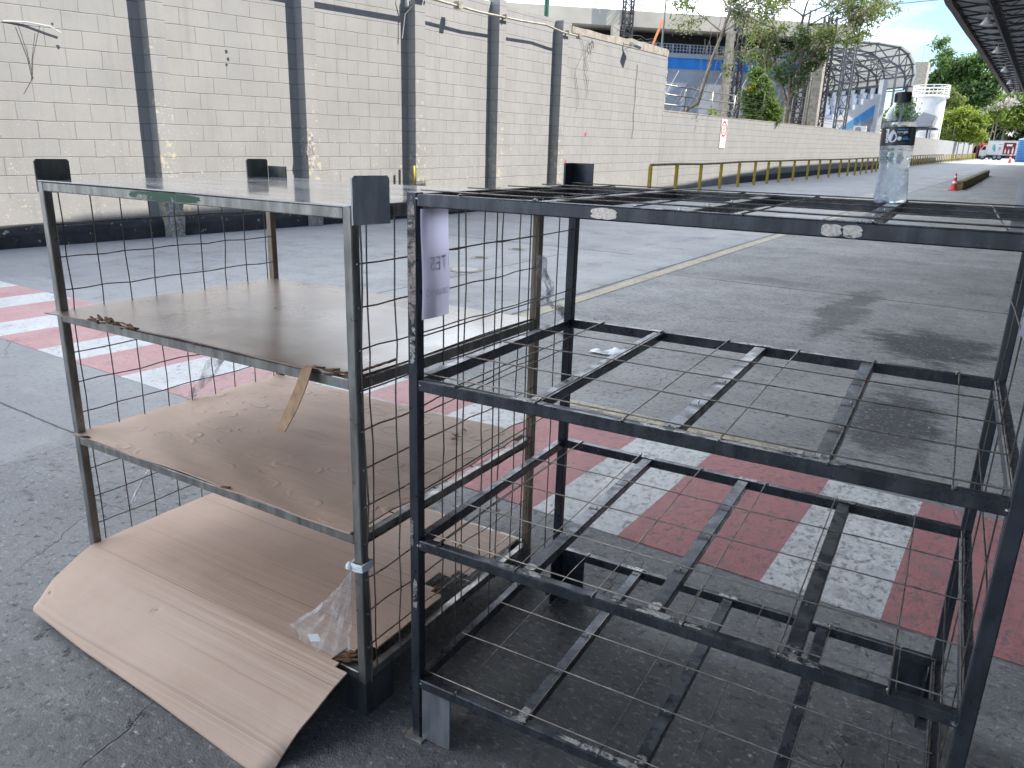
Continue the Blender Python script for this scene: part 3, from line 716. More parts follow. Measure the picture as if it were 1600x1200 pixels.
# ------------------------------------------------------------------ what the grey rack carries
def at_rack(name, label, cat): return thing(name, label, cat, LP(0, 0), LYAW)
def rag(seed, amp, n=40):
    q = random.Random(seed); a = [q.uniform(-1, 1) for _ in range(n + 2)]
    return lambda t: amp * (a[int(t * n)] * (1 - (t * n) % 1) + a[int(t * n) + 1] * ((t * n) % 1))
def sheets():
    # thin sheet on the top frame
    e0, e1 = rag(1, .002), rag(2, .002)
    mb = MB().sheet(lambda a, b: (-.022 + a * (LW + .016), -.0 + b * (LD - .004), LZ[3] + .0045 + .0012 * math.sin(a * 5 + b * 3)), 40, 26, .003)
    o = mb.build('cover_sheet', 'top_sheet', None, LP(0, 0), LYAW)
    tag(o, 'shiny pale sheet lying flat over the top of the grey rack', 'sheet')
    # smooth brown hardboard on the second level from the top
    f0 = rag(3, .0016, 20); fr = rag(8, .01, 60)
    def hb(a, b):
        x0 = -.030 if b < .03 else -.022; x = x0 + a * (1.128 - x0)
        yf = -.030 + .020 * min(1, a / .5) + f0(a) + (.028 if a > .93 else 0) * min(1, (a - .93) / .05) + (abs(fr(a)) * 2.2 if .15 < a < .24 or a > .88 else 0)
        y = yf + b * (LD - .022 - yf)
        return (x, y, LZ[2] + .0050 + .005 * math.sin(a * 3.2) * (1 - b) + .002 * math.sin(7 * b + 3 * a))
    t = at_rack('hardboard_sheet', 'smooth brown hardboard sheet with torn front edge, below the shiny top sheet', 'board')
    MB().sheet(hb, 90, 30, .0035).build('panel', 'hardboard', t)
    mb = MB(); q = random.Random(5)
    for i in range(34):
        x = q.uniform(.17, .36); 
        if .265 < x < .285: continue
        mb.bar((x, -.022 + q.uniform(0, .016), LZ[2] + .006 + q.uniform(0, .02) * (1 if x < .26 else .7)), (x + q.uniform(.012, .035), -.022 + q.uniform(0, .014), LZ[2] + .008 + q.uniform(-.004, .012)), .006, .0035, (q.uniform(-.4, .4), .3, 1))
    mb.build('torn_edge', 'torn_card', t); mb = MB()
    for i in range(10):
        x = q.uniform(1.0, 1.12); mb.bar((x, .005 + q.uniform(0, .02), LZ[2] + .006), (x + .025, .012 + q.uniform(0, .02), LZ[2] + .008), .007, .003)
    for i in range(10):
        y = q.uniform(.04, .14); mb.bar((1.120, y, LZ[2] + .010), (1.128, y + .02, LZ[2] + .015), .008, .003)
    mb.build('torn_edge', 'torn_card', t)
    # tongue of torn card hanging over the rail
    pts = [(1.006, .004, .9035), (1.005, -.010, .900), (1.002, -.016, .882), (.990, -.024, .845), (.972, -.034, .80), (.955, -.042, .765), (.945, -.046, .742)]
    mb = MB(); V = []; wd = [.034, .036, .037, .039, .042, .040, .030]; q = random.Random(3)
    for p, w in zip(pts, wd):
        dx = Vector((.97, -.1, .22)).normalized()
        V += [Vector(p) - dx * (w / 2 + q.uniform(0, .005)), Vector(p) + dx * w / 2, Vector(p) + dx * w / 2 + Vector((0, .003, 0)), Vector(p) - dx * w / 2 + Vector((0, .003, 0))]
    F = [(0, 1, 2, 3), (24, 27, 26, 25)]
    for i in range(6):
        for k in range(4): F.append((i * 4 + k, i * 4 + 4 + k, i * 4 + 4 + (k + 1) % 4, i * 4 + (k + 1) % 4))
    o = mb.add(V, F).build('cardboard_strip', 'strip_card', None, LP(0, 0), LYAW)
    tag(o, 'narrow torn strip of cardboard hanging over the front rail below the hardboard', 'cardboard')
    # bubbled cardboard on the third level
    f1, f2 = rag(11, .0018, 24), rag(12, .004, 30)
    def c2(a, b):
        x = -.015 + a * 1.128; y = -.004 + f1(a) + b * (LD - .02)
        w = .0035 * math.sin(a * 17 + 3 * math.sin(b * 6)) * math.sin(b * 23 + a * 4) + .003 * math.sin(a * 4 + b * 3)
        return (x + f2(b) * (.4 if a > .98 else 0), y, LZ[1] + .0080 + w + .010 * max(0, .04 - a) * 10 * (1 if b < .1 else 0))
    t = at_rack('cardboard_sheet', 'bubbled brown cardboard sheet on the third level of the grey rack', 'cardboard')
    MB().sheet(c2, 90, 60, .004).build('panel', 'card_bubbled', t)
    mb = MB(); q = random.Random(15)
    for i in range(7): x = q.choice([.02, .03, .05, .64, .66]); mb.bar((x, -.004, LZ[1] + .008), (x + .03, -.002, LZ[1] + .013), .008, .003)
    mb.build('torn_edge', 'torn_card', t); mb = MB()
    for i in range(8): y = .62 + q.uniform(0, .1); mb.bar((.93 + q.uniform(0, .06), y, LZ[1] + .016), (.96, y - .01, LZ[1] + .0155), .005, .001)
    mb.build('torn_edge', 'torn_card', t)
    # big fluted sheet at the bottom, folded over the front rail and spilling onto the ground
    f3, f4 = rag(21, .0012, 14), rag(22, .0015, 16)
    def c3(a, b):
        n0 = .34                                   # share of the sheet in front of the fold
        x = .0 + a * 1.108
        if b < n0:
            t_ = (n0 - b) / n0; run = .225 + .05 * a
            y = -.006 - run * t_; z0 = LZ[0] + .016
            ze = .030 * (1 - a) ** 1.5 + .006 
            z = z0 + (ze - z0) * (t_ ** 1.10) + .005 * math.sin(t_ * PI) + .004 * math.sin(a * 9 + 2) * t_
            x = x - .005 * t_ + (a - .5) * -.045 * t_
            ed = min(a, 1 - a); y += .030 * max(0, (.035 - ed) / .035) ** 2 * max(0, (t_ - .6) / .4)
        else:
            t_ = (b - n0) / (1 - n0); y = -.006 + t_ * (LD - .03); z = LZ[0] + .016 + .004 * math.sin(a * 6 + t_ * 4) - .008 * math.exp(-((t_) / .05) ** 2) * 0
        return (x + f4(b) * (1 if a < .01 or a > .99 else 0), y + f3(a) * (1 if b < .01 or b > .99 else 0), z)
    def hole(i, j):
        # chewed right-hand edge beside the post
        a, b = i / 80, j / 60
        return (i >= 75 and 20 <= j <= 22) or (i >= 77 and 19 <= j <= 24) or (i >= 74 and 40 <= j <= 43) or (i >= 77 and 39 <= j <= 45)
    t = at_rack('cardboard_sheet', 'large corrugated cardboard sheet bent from the lowest rack level down to the ground', 'cardboard')
    MB().sheet(c3, 80, 60, .005, skip=hole).build('panel', 'card_fluted', t)
    q = random.Random(31)
    for i in range(26):
        x, y = (1.05, .01) if i < 13 else (1.04, .36)
        if i in (0, 13): mb = MB()
        mb.bar((x + q.uniform(-.02, .03), y + q.uniform(-.02, .05), LZ[0] + .008), (x + q.uniform(.0, .05), y + q.uniform(-.01, .06), LZ[0] + .011), .008, .003)
        if i in (12, 25): mb.build('torn_edge', 'torn_card', t)
sheets()

def crumple(rows, cols, fn, amp, seed):
    q = random.Random(seed); mb = MB(); V = []
    for j in range(rows + 1):
        for i in range(cols + 1):
            p = Vector(fn(i / cols, j / rows)); k = amp * min(1, 3 * j / rows + .2)
            V.append(p + Vector((q.uniform(-k, k), q.uniform(-k, k), q.uniform(-k, k) * .6)))
    W = cols + 1
    return mb.add(V, [(j * W + i, j * W + i + 1, (j + 1) * W + i + 1, (j + 1) * W + i) for j in range(rows) for i in range(cols)], 0, True)
def plastic_bits():
    t = at_rack('plastic_bag', 'clear plastic bag tied with a white knot to the front post of the grey rack', 'plastic bag')
    top = Vector((1.120, -.012, .418)); corners = [Vector((.955, -.045, .236)), Vector((1.0, -.05, .212)), Vector((1.06, -.052, .206)), Vector((1.11, -.05, .212)), Vector((1.145, -.032, .228))]
    def fn(side):
        def f(a, b):
            k = a * 4; i = min(3, int(k)); lo = corners[i].lerp(corners[i + 1], k - i)
            p = top.lerp(lo, b); bel = math.sin(b * PI) * .5 + b * .4
            puff = math.sin(a * PI) * .020 * bel * side
            return p + Vector((.016 * math.sin(b * PI) * (1 - a), -.016 * b + puff + .006 * math.sin(a * 26 + b * 4) * b, .0))
        return f
    MB_ = crumple(14, 18, fn(-1), .0035, 4); MB2 = crumple(14, 18, fn(1), .0035, 9)
    MB_.add(MB2.v, MB2.f, 0, True); MB_.build('bag_body', 'bag_film', t)
    mb = MB(); q = random.Random(2); cx, cy, z = LW - T / 2, T / 2, .424; w = T / 2 + .0045
    ring = [(cx - w, cy - w), (cx, cy - w - .002), (cx + w, cy - w), (cx + w + .002, cy), (cx + w, cy + w), (cx, cy + w), (cx - w, cy + w), (cx - w - .002, cy), (cx - w, cy - w)]
    for dz in (0, .006, -.005): mb.tube([(x, y, z + dz + q.uniform(-.003, .003) + (.004 if x > cx else 0)) for x, y in ring], .0045, 8)
    mb.lathe([(.003, -.01), (.010, -.004), (.009, .005), (.003, .012)], 10, 0, (cx - w - .004, cy - w - .002, z)); mb.build('knot', 'film_knot', t)
    tl = crumple(6, 8, lambda a, b: (LW + .010 + .02 * b, .0 + .03 * a, .41 + .035 * b - .05 * b * a), .004, 6); tl.build('loose_end', 'bag_film', t)
    lb = MB(); c = Vector((1.072, -.094, .262)); ux = Vector((.93, .1, .36)).normalized() * .0165; uy = Vector((-.30, -.12, .94)).normalized() * .010
    lb.add([c - ux - uy, c + ux - uy, c + ux + uy, c - ux + uy], [(0, 1, 2, 3)]); nn = ux.cross(uy).normalized() * .001
    lb.v += [tuple(Vector(p) + nn) for p in lb.v[:4]]; lb.f += [[7, 6, 5, 4], [0, 4, 5, 1], [1, 5, 6, 2], [2, 6, 7, 3], [3, 7, 4, 0]]; lb.mi += [0] * 5; lb.sm += [False] * 5
    lb.build('sticker', 'white_label', t)
    # torn film on the back post
    x = LW + .012; path = [(x, .800, 1.09), (x + .005, .790, 1.05), (x, .835, 1.015), (x + .01, .846, .985), (x, .822, .955), (x + .01, .850, .935), (x + .02, .90, .918), (x + .02, .925, .89), (x + .015, .955, .873)]
    def film(path, wid, seed, n=26, cols=5):
        P = [Vector(p) for p in path]
        def f(a, b):
            k = b * (len(P) - 1); i = min(len(P) - 2, int(k)); c = P[i].lerp(P[i + 1], k - i)
            return c + Vector((.004 * math.sin(a * 9 + b * 20), (a - .5) * wid(b), .006 * math.sin(b * 30 + a * 6)))
        return crumple(n, cols, f, .004, seed)
    mb = film(path, lambda b: .045 + .02 * math.sin(b * 13), 3); mb2 = film([(a + .006, b + .01, c - .004) for a, b, c in path], lambda b: .03 + .015 * math.sin(b * 17), 8); mb.add(mb2.v, mb2.f, 0, True)
    o = mb.build('plastic_film', 'film', None, LP(0, 0), LYAW); tag(o, 'crumpled torn plastic film clinging to the rear post between the two racks', 'plastic film')
    path = [(-.014, .545, .640), (-.018, .49, .58), (-.016, .42, .52), (-.022, .36, .47), (-.016, .25, .33), (-.014, .20, .288), (-.014, .15, .22), (-.014, .118, .192)]
    mb = film(path, lambda b: max(.006, .105 * (1 - b * 2.2)), 13, 40, 8)
    o = mb.build('plastic_film', 'film', None, LP(0, 0), LYAW); tag(o, 'stretched strands of clear plastic film hanging on the left mesh side of the grey rack', 'plastic film')
    p = RW(-2.37, 4.83); o = crumple(6, 8, lambda a, b: ((a - .5) * .2, (b - .5) * .13, .012 + .02 * math.sin(a * 6) * math.sin(b * 5)), .012, 5).build('plastic_scrap', 'film_knot', None, p)
    tag(o, 'small white plastic scrap lying on the pavement behind the black rack', 'litter')
plastic_bits()

def papers():
    def sheet(name, label, fn, nx, ny, words):
        t = thing(name, label, 'paper', (0, 0, 0))
        mb = MB(); W = nx + 1
        V = [Vector(fn(i / nx, j / ny)) for j in range(ny + 1) for i in range(W)]
        mb.add(V, [(j * W + i, j * W + i + 1, (j + 1) * W + i + 1, (j + 1) * W + i) for j in range(ny) for i in range(nx)], 0, True)
        mb.build('page', 'paper', t)
        for w, a0, b0, sz in words:
            ink = MB()
            vs, fs = text_mesh(w, sz)
            P = []
            for x, y, _ in vs:
                a = a0 - x / .1; b = b0 + y / .22           # mirrored: the print shows through from the other side
                p = Vector(fn(a, b)); e = .004; n = (Vector(fn(a + e, b)) - p).cross(Vector(fn(a, b + e)) - p).normalized()
                P.append(p + n * .0006)
            ink.add(P, fs); ink.build('lettering', 'paper_ink', t)
    sheet('paper_sheet', 'white paper hung behind the front post of the black rack with faint print showing through',
          lambda a, b: (.010 + .008 * math.sin(a * 2.2) + .002 * math.sin(b * 5), .002 + a * .088, 1.049 + b * .222), 12, 14, [('TES', .55, .50, .040), ('DINAMO', .52, .235, .021)])
    sheet('paper_sheet', 'white paper hung on the right mesh side of the black rack',
          lambda a, b: (1.052 + .004 * math.sin(a * 3), .10 + a * .20 , 1.112 + b * .155), 8, 8, [])
papers()

# ------------------------------------------------------------------ bottle
def bottle():
    t = thing('water_bottle', 'clear plastic water bottle with black label and black cap standing on the black rack', 'bottle', (.803, .502, 1.3062))
    t.rotation_euler = (0, R(-2.0), 0)
    prof = [(.012, .004), (.022, .001), (.0275, .002), (.0300, .006), (.0306, .014), (.0303, .028), (.0292, .044), (.0280, .058), (.0274, .068), (.0276, .078), (.0290, .090), (.0300, .099), (.0299, .104), (.0306, .108), (.0300, .111), (.0300, .146), (.0306, .149), (.0302, .155), (.0290, .162), (.0265, .170), (.0225, .179), (.0180, .186), (.0145, .191), (.0125, .195), (.0125, .205)]
    def dense(p, k=3):
        o = []
        for (a, b), (c, d) in zip(p, p[1:]):
            for i in range(k): o.append((a + (c - a) * i / k, b + (d - b) * i / k))
        return o + [p[-1]]
    n = 48; mb = MB(); pr = dense(prof)
    def foot(r, z, a):                              # five-lobed base, shallow ribs at the waist
        k = max(0, 1 - z / .02); rib = .0005 * math.sin(z * 900) if .046 < z < .1 else 0
        return r + rib - .0016 * k * (1 - abs(math.cos(2.5 * a)) ** .5), z + .004 * k * (1 - abs(math.cos(2.5 * a)))
    def surf(pr, off, mb, close):
        P = []
        for r, z in pr:
            for k in range(n): a = 2 * PI * k / n; r2, z2 = foot(r, z, a); r2 = max(.002, r2 - off); P.append((r2 * math.cos(a), r2 * math.sin(a), z2 + off * (1 if z < .01 else 0)))
        F = [(i * n + k, i * n + (k + 1) % n, (i + 1) * n + (k + 1) % n, (i + 1) * n + k) for i in range(len(pr) - 1) for k in range(n)]
        F.append(tuple(range(n - 1, -1, -1)))
        if close: F.append(tuple((len(pr) - 1) * n + k for k in range(n)))
        mb.add(P, F, 0, True)
    m = Mt('bottle_pet')
    g = m.n('ShaderNodeBsdfPrincipled'); g.inputs['Transmission Weight'].default_value = 1; g.inputs['IOR'].default_value = 1.33; g.inputs['Roughness'].default_value = .10
    g.inputs['Base Color'].default_value = (.90, .96, 1, 1)
    vor = m.voronoi(170, m.scale((1, 1, .8))); drops = m.math('MULTIPLY', m.ramp(vor, .5, .1), m.ramp(m.xyz()[2], .16, .10))
    m.l(m.bump(m.math('ADD', drops, m.math('MULTIPLY', m.noise(60, 3), .6)), .35, .0012), g.inputs['Normal']); fog = m.n('ShaderNodeBsdfTranslucent'); fog.inputs[0].default_value = (.80, .89, 1.0, 1); fd = m.n('ShaderNodeBsdfDiffuse'); fd.inputs[0].default_value = (.74, .83, .95, 1); fm = m.n('ShaderNodeMixShader'); m.l(fog.outputs[0], fm.inputs[1]); m.l(fd.outputs[0], fm.inputs[2])
    mxb = m.n('ShaderNodeMixShader'); m.l(m.math('MULTIPLY', m.ramp(m.xyz()[2], .125, .03, .10, .42), m.ramp(m.noise(55, 5, .65), .3, .7, .55, 1.0)), mxb.inputs[0]); m.l(g.outputs[0], mxb.inputs[1]); m.l(fm.outputs[0], mxb.inputs[2]); m.l(mxb.outputs[0], m.o.inputs[0])
    surf([p for p in pr if p[1] <= .1551], 0, mb, True); mb.build('filled_body', m.m, t)      # plastic and the water inside it
    m2 = Mt('bottle_shell'); gl = m2.n('ShaderNodeBsdfGlossy'); gl.inputs['Roughness'].default_value = .06; gl.inputs['Color'].default_value = (.9, .95, 1, 1)
    tr = m2.n('ShaderNodeBsdfTransparent'); tr.inputs[0].default_value = (.90, .95, .96, 1); fr = m2.n('ShaderNodeLayerWeight'); fr.inputs[0].default_value = .35
    mx = m2.n('ShaderNodeMixShader'); m2.l(m2.ramp(fr.outputs['Facing'], .1, 1, .06, .75), mx.inputs[0]); m2.l(tr.outputs[0], mx.inputs[1]); m2.l(gl.outputs[0], mx.inputs[2]); m2.l(mx.outputs[0], m2.o.inputs[0])
    mb = MB(); mb.lathe([(r, z) for r, z in pr if z >= .1551], n, cap=False); mb.build('shoulder', m2.m, t)
    mb = MB(); cp = [(.0138, .1905), (.0146, .1912), (.0146, .2085), (.0138, .2105), (.004, .211)]; mb.lathe(cp, 40)
    for k in range(36): a = 2 * PI * k / 36; mb.bar((.0147 * math.cos(a), .0147 * math.sin(a), .1935), (.0147 * math.cos(a), .0147 * math.sin(a), .208), .0011, .0011, (math.cos(a), math.sin(a), 0))
    mb.build('cap', 'cap_black', t)
    lab = MB().lathe([(.0303, .1115), (.0309, .112), (.0309, .1455), (.0303, .146)], 64, cap=False).build('label', 'label_black', t)
    face = math.atan2(CAM.y - .502, CAM.x - .803); rr = .0312
    def wrap(vs, cx, cz, sx=1, sy=1, rot=0, r=rr):
        o = []; c, s = math.cos(rot), math.sin(rot)
        for x, y, _ in vs:
            x, y = x * sx, y * sy; x, y = c * x - s * y, s * x + c * y
            a = face + (cx + x) / .0309; o.append((r * math.cos(a), r * math.sin(a), cz + y))
        return o
    zc = .129
    def word(w, size, cx, cz, mat, name, rot=0, bold=0.0, sx=1):
        vs, fs = text_mesh(w, size, 0, 'CENTER', bold); MB().add(wrap(vs, cx, cz, sx, 1, rot), fs).build(name, mat, lab)
    word('crystal', .0098, -.0205, zc + .0005, 'ink_white', 'lettering', PI / 2, .0002)
    word('com', .0066, .0035, zc + .0072, 'ink_white', 'lettering'); word('gás', .0066, .0135, zc + .0072, 'ink_white', 'lettering', 0, .0003)
    drop = []
    for k in range(40):
        a = 2 * PI * k / 40; rad = .0082; x = rad * math.sin(a); y = -rad * math.cos(a)
        if y > 0: y = y * 1.9; x = x * (1 - (y / (rad * 1.9)) ** 2) ** .6 if y < rad * 1.9 else 0
        drop.append((x, y - .004, 0))
    MB().add(wrap(drop, -.0095, zc + .0005), [tuple(range(40))]).build('drop_emblem', 'ink_silver', lab)
    circ = [(.0038 * math.cos(2 * PI * k / 24), .0038 * math.sin(2 * PI * k / 24), 0) for k in range(24)]
    MB().add(wrap(circ, .0030, zc - .0048), [tuple(range(24))]).build('dot_emblem', 'ink_white', lab)
    def rect(w, h, cx, cz, mb, r=rr): 
        nx = max(1, int(w / .002)); vs = [(-w / 2 + w * i / nx, y, 0) for y in (-h / 2, h / 2) for i in range(nx + 1)]
        mb.add(wrap(vs, cx, cz, r=r), [(i, i + 1, nx + 2 + i, nx + 1 + i) for i in range(nx)])
    mb = MB(); rect(.020, .0016, .0085, zc + .0122, mb); rect(.0105, .0042, .0140, zc - .0052, mb); rect(.006, .0012, .0150, zc - .0015, mb); rect(.005, .0014, .0200, zc - .006, mb); mb.build('blue_print', 'ink_blue', lab)
    mb = MB()
    for k in range(13): rect(.007 + .002 * rnd.random(), .0006, .0265, zc + .0130 - .0022 * k, mb)
    rect(.011, .0004, .006, zc + .0028, mb); rect(.014, .0005, .014, zc - .0135, mb); mb.build('small_print', 'ink_grey', lab)
bottle()

# ------------------------------------------------------------------ the boundary wall
AA = R(8); UB, SB = -9.82, 11.5
def wall_piece(mb, y0, y1, z0, z1, th=.2, x1=0.0, step=1.0): mb.box(x1 - th, x1, y0, y1, z0, z1)
def boundary_wall():
    w = rthing('high_block_wall', 'tall grey painted block wall with pilasters and peeling paint', 'wall', UB, SB)
    # portion nearer the camera turns slightly away; it sits in its own frame under the same wall
    a = bpy.data.objects.new('near_section', None); COL.objects.link(a)
    MBa = MB(); MBa.box(-.2, 0, -14, .0, -.3, 4.02); MBa.shear()
    wa = MBa.build('near_wall_face', 'block', w); wa.rotation_euler.z = -AA
    bpy.data.objects.remove(a)
    mb = MB(); mb.box(-.2, 0, 0, 5.6, -.3, 4.08); mb.shear(); mb.build('middle_wall_face', 'block', w)
    mb = MB(); mb.box(-.2, .0, 5.6, 11.35, -.3, 3.88); mb.shear(); mb.build('far_wall_face', 'block', w)
    mb = MB(); q = random.Random(4)
    # uneven cap of the far part and its broken end
    V = []; n = 14
    for i in range(n + 1):
        y = 5.62 + (11.33 - 5.62) * i / n; top = 4.04 + q.uniform(-.02, .03) + (.05 if i > 7 else 0)
        V += [(-.21, y, 3.88), (.012, y, 3.88), (.012, y, top), (-.21, y, top)]
    F = [(0, 1, 2, 3), tuple(4 * n + k for k in (3, 2, 1, 0))] + [(4 * i + k, 4 * i + 4 + k, 4 * i + 4 + (k + 1) % 4, 4 * i + (k + 1) % 4) for i in range(n) for k in range(4)]
    mb.add(V, F); mb.shear(); mb.build('rough_cap', 'concrete', w)
    mb = MB(); V = []; n = 18
    for i in range(n + 1):
        z = 2.3 + 1.75 * i / n; V += [(-.2, 11.34, z), (.004, 11.34, z), (.004, 11.37 + q.uniform(0, .10), z), (-.2, 11.37 + q.uniform(0, .10), z)]
    mb.add(V, [(0, 1, 2, 3), tuple(4 * n + k for k in (3, 2, 1, 0))] + [(4 * i + k, 4 * i + 4 + k, 4 * i + 4 + (k + 1) % 4, 4 * i + (k + 1) % 4) for i in range(n) for k in range(4)])
    mb.shear(); mb.build('broken_end', 'rubble', w)
    # pilasters, each a part; ragged lit edges
    def pil(y, top, near, jag, wd=.24, P=.21):
        o = MB(); q = random.Random(int(y * 100) + 999); n = 60; V = []
        for i in range(n + 1):
            z = -.3 + (top + .3) * i / n; e = q.uniform(0, jag) * (1.6 if z < 1.6 else .5)
            V += [(-.02, y, z), (P - e * .4, y, z), (P, y + e, z), (P, y + wd - q.uniform(0, jag) * .5, z), (-.02, y + wd, z)]
        m = 5; F = [tuple(range(m)), tuple(n * m + k for k in range(m - 1, -1, -1))] + [(i * m + k, (i + 1) * m + k, (i + 1) * m + (k + 1) % m, i * m + (k + 1) % m) for i in range(n) for k in range(m)]
        o.add(V, F); o.shear(); p = o.build('pilaster', 'pillar', w)
        if near: p.rotation_euler.z = -AA
    for y, jag in ((-12.3, .01), (-9.8, .01), (-7.36, .01), (-4.95, .012), (-2.53, .006), (-.21, .008)): pil(y, 4.02, True, jag)
    pil(2.32, 4.12, False, .006); pil(4.86, 4.05, False, .006)
    # lump of render at the foot of the nearest pilaster, scars
    mb = MB(); q = random.Random(8); V = []; n = 12; m = 10
    for i in range(n + 1):
        z = -.25 + .85 * i / n; rr = .17 + q.uniform(-.02, .03) - .05 * (i / n)
        for k in range(m): t = 2 * PI * k / m; V.append((.14 + rr * math.cos(t) * .9 + q.uniform(-.015, .015), -4.80 + rr * math.sin(t) * .95 + q.uniform(-.015, .015), z - .07))
    mb.add(V, [(i * m + k, i * m + (k + 1) % m, (i + 1) * m + (k + 1) % m, (i + 1) * m + k) for i in range(n) for k in range(m)] + [tuple(n * m + k for k in range(m))], 0, True)
    p = mb.build('render_lump', 'rubble', w); p.rotation_euler.z = -AA
    mb = MB(); V = []; q = random.Random(12)
    for k in range(22):
        t = 2 * PI * k / 22; V.append((.2105, -2.47 + .075 * math.cos(t) * (1 + q.uniform(-.2, .2)), 1.15 + .30 * math.sin(t) * (1 + q.uniform(-.12, .12))))
    mb.add(V, [tuple(range(22))]); mb.v += [(x - .05, y, z) for x, y, z in mb.v]; mb.f += [[22 + i for i in range(21, -1, -1)]] + [[i, 22 + i, 22 + (i + 1) % 22, (i + 1) % 22] for i in range(22)]; mb.mi += [0] * 23; mb.sm += [False] * 23
    p = mb.build('broken_scar', 'rubble', w); p.rotation_euler.z = -AA
    mb = MB(); q = random.Random(9)
    for (y, z, s_) in ((-3.72, 2.54, .035), (-3.70, 2.44, .03), (-3.73, 2.36, .025), (-6.02, 2.36, .03), (-6.05, 2.62, .018)):
        V = [(.0015, y + s_ * math.cos(2 * PI * k / 9) * q.uniform(.5, 1), z + s_ * math.sin(2 * PI * k / 9) * q.uniform(.6, 1.2)) for k in range(9)]; mb.add(V + [(x - .01, a, b) for x, a, b in V], [tuple(range(9))] + [(i, 9 + i, 9 + (i + 1) % 9, (i + 1) % 9) for i in range(9)])
    p = mb.build('bolt_hole', 'dark_recess', w); p.rotation_euler.z = -AA
    # dark painted kerb along the foot
    def kerb(y0, y1, near):
        o = MB(); prof = [(-.02, -.4), (.12, -.4), (.125, .17), (.112, .235), (.075, .268), (-.02, .285)]; n = max(2, int((y1 - y0) / .35)); q = random.Random(3); V = []
        for i in range(n + 1):
            for x, z in prof: V.append((x + (q.uniform(-.012, .012) if x > 0 else 0), y0 + (y1 - y0) * i / n, z + q.uniform(-.01, .01)))
        m = len(prof); o.add(V, [tuple(range(m)), tuple(n * m + k for k in range(m - 1, -1, -1))] + [(i * m + k, (i + 1) * m + k, (i + 1) * m + (k + 1) % m, i * m + (k + 1) % m) for i in range(n) for k in range(m)])
        o.shear(); p = o.build('kerb', 'kerb', w)
        if near: p.rotation_euler.z = -AA
    prev = -14.0
    for y in (-12.3, -9.8, -7.36, -4.95, -2.53, -.21): kerb(prev, y - .002, True); prev = y + .243
    kerb(.05, 2.318, False); kerb(2.563, 4.857, False)
    return w
boundary_wall()
def low_wall():
    w = rthing('low_block_wall', 'long low grey block wall running along the road beyond the tall wall', 'wall', UB, 22.86)
    mb = MB(); mb.box(-.2, 0, .0, 150, -.3, 2.36)
    V = []
    mb.shear(); mb.build('wall_face', 'block_far', w)
    mb = MB(); q = random.Random(6); n = 90; V = []
    for i in range(n + 1):
        y = .02 + 149.9 * i / n; t = 2.385 + q.uniform(-.015, .02); V += [(-.21, y, 2.36), (.01, y, 2.36), (.01, y, t), (-.21, y, t)]
    mb.add(V, [(0, 1, 2, 3), tuple(4 * n + k for k in (3, 2, 1, 0))] + [(4 * i + k, 4 * i + 4 + k, 4 * i + 4 + (k + 1) % 4, 4 * i + (k + 1) % 4) for i in range(n) for k in range(4)]); mb.shear(); mb.build('mortar_cap', 'concrete', w)
    mb = MB(); mb.box(0, .05, 8, 149, -.3, .24); mb.shear(); mb.build('shadow_strip', 'kerb', w)  # dark strip stands in for the canopy shadow along the wall foot
    mb = MB()
    for y in (98, 107, 116, 125, 134): mb.box(0, .10, y, y + .45, 0, 2.34)
    mb.shear(); mb.build('joint_strips', 'ink_grey', w)
    # sign fixed on the wall
    t = rthing('speed_limit_sign', 'white speed limit sign with red circle fixed on the low wall', 'sign', UB + .012, 28.42)
    z1, z0 = 2.30, 1.31; zz = .0
    mb = MB(); mb.box(0, .006, -.30, .30, z0, z1); mb.build('sign_panel', 'sign_white', t)
    mb = MB(); V = []; n = 40
    for rr in (.21, .275): V += [(.0085, rr * math.cos(2 * PI * k / n), 1.97 + rr * math.sin(2 * PI * k / n)) for k in range(n)]
    mb.add(V, [(k, (k + 1) % n, n + (k + 1) % n, n + k) for k in range(n)]); mb.build('red_ring', 'sign_red', t)
    def wr(body, sz, z, mat):
        vs, fs = text_mesh(body, sz); MB().add([(.0085, x, z + y) for x, y, _ in vs], fs).build('lettering', mat, t)
    wr('20', .26, 2.02, 'cap_black'); wr('km/h', .11, 1.86, 'cap_black');
low_wall()
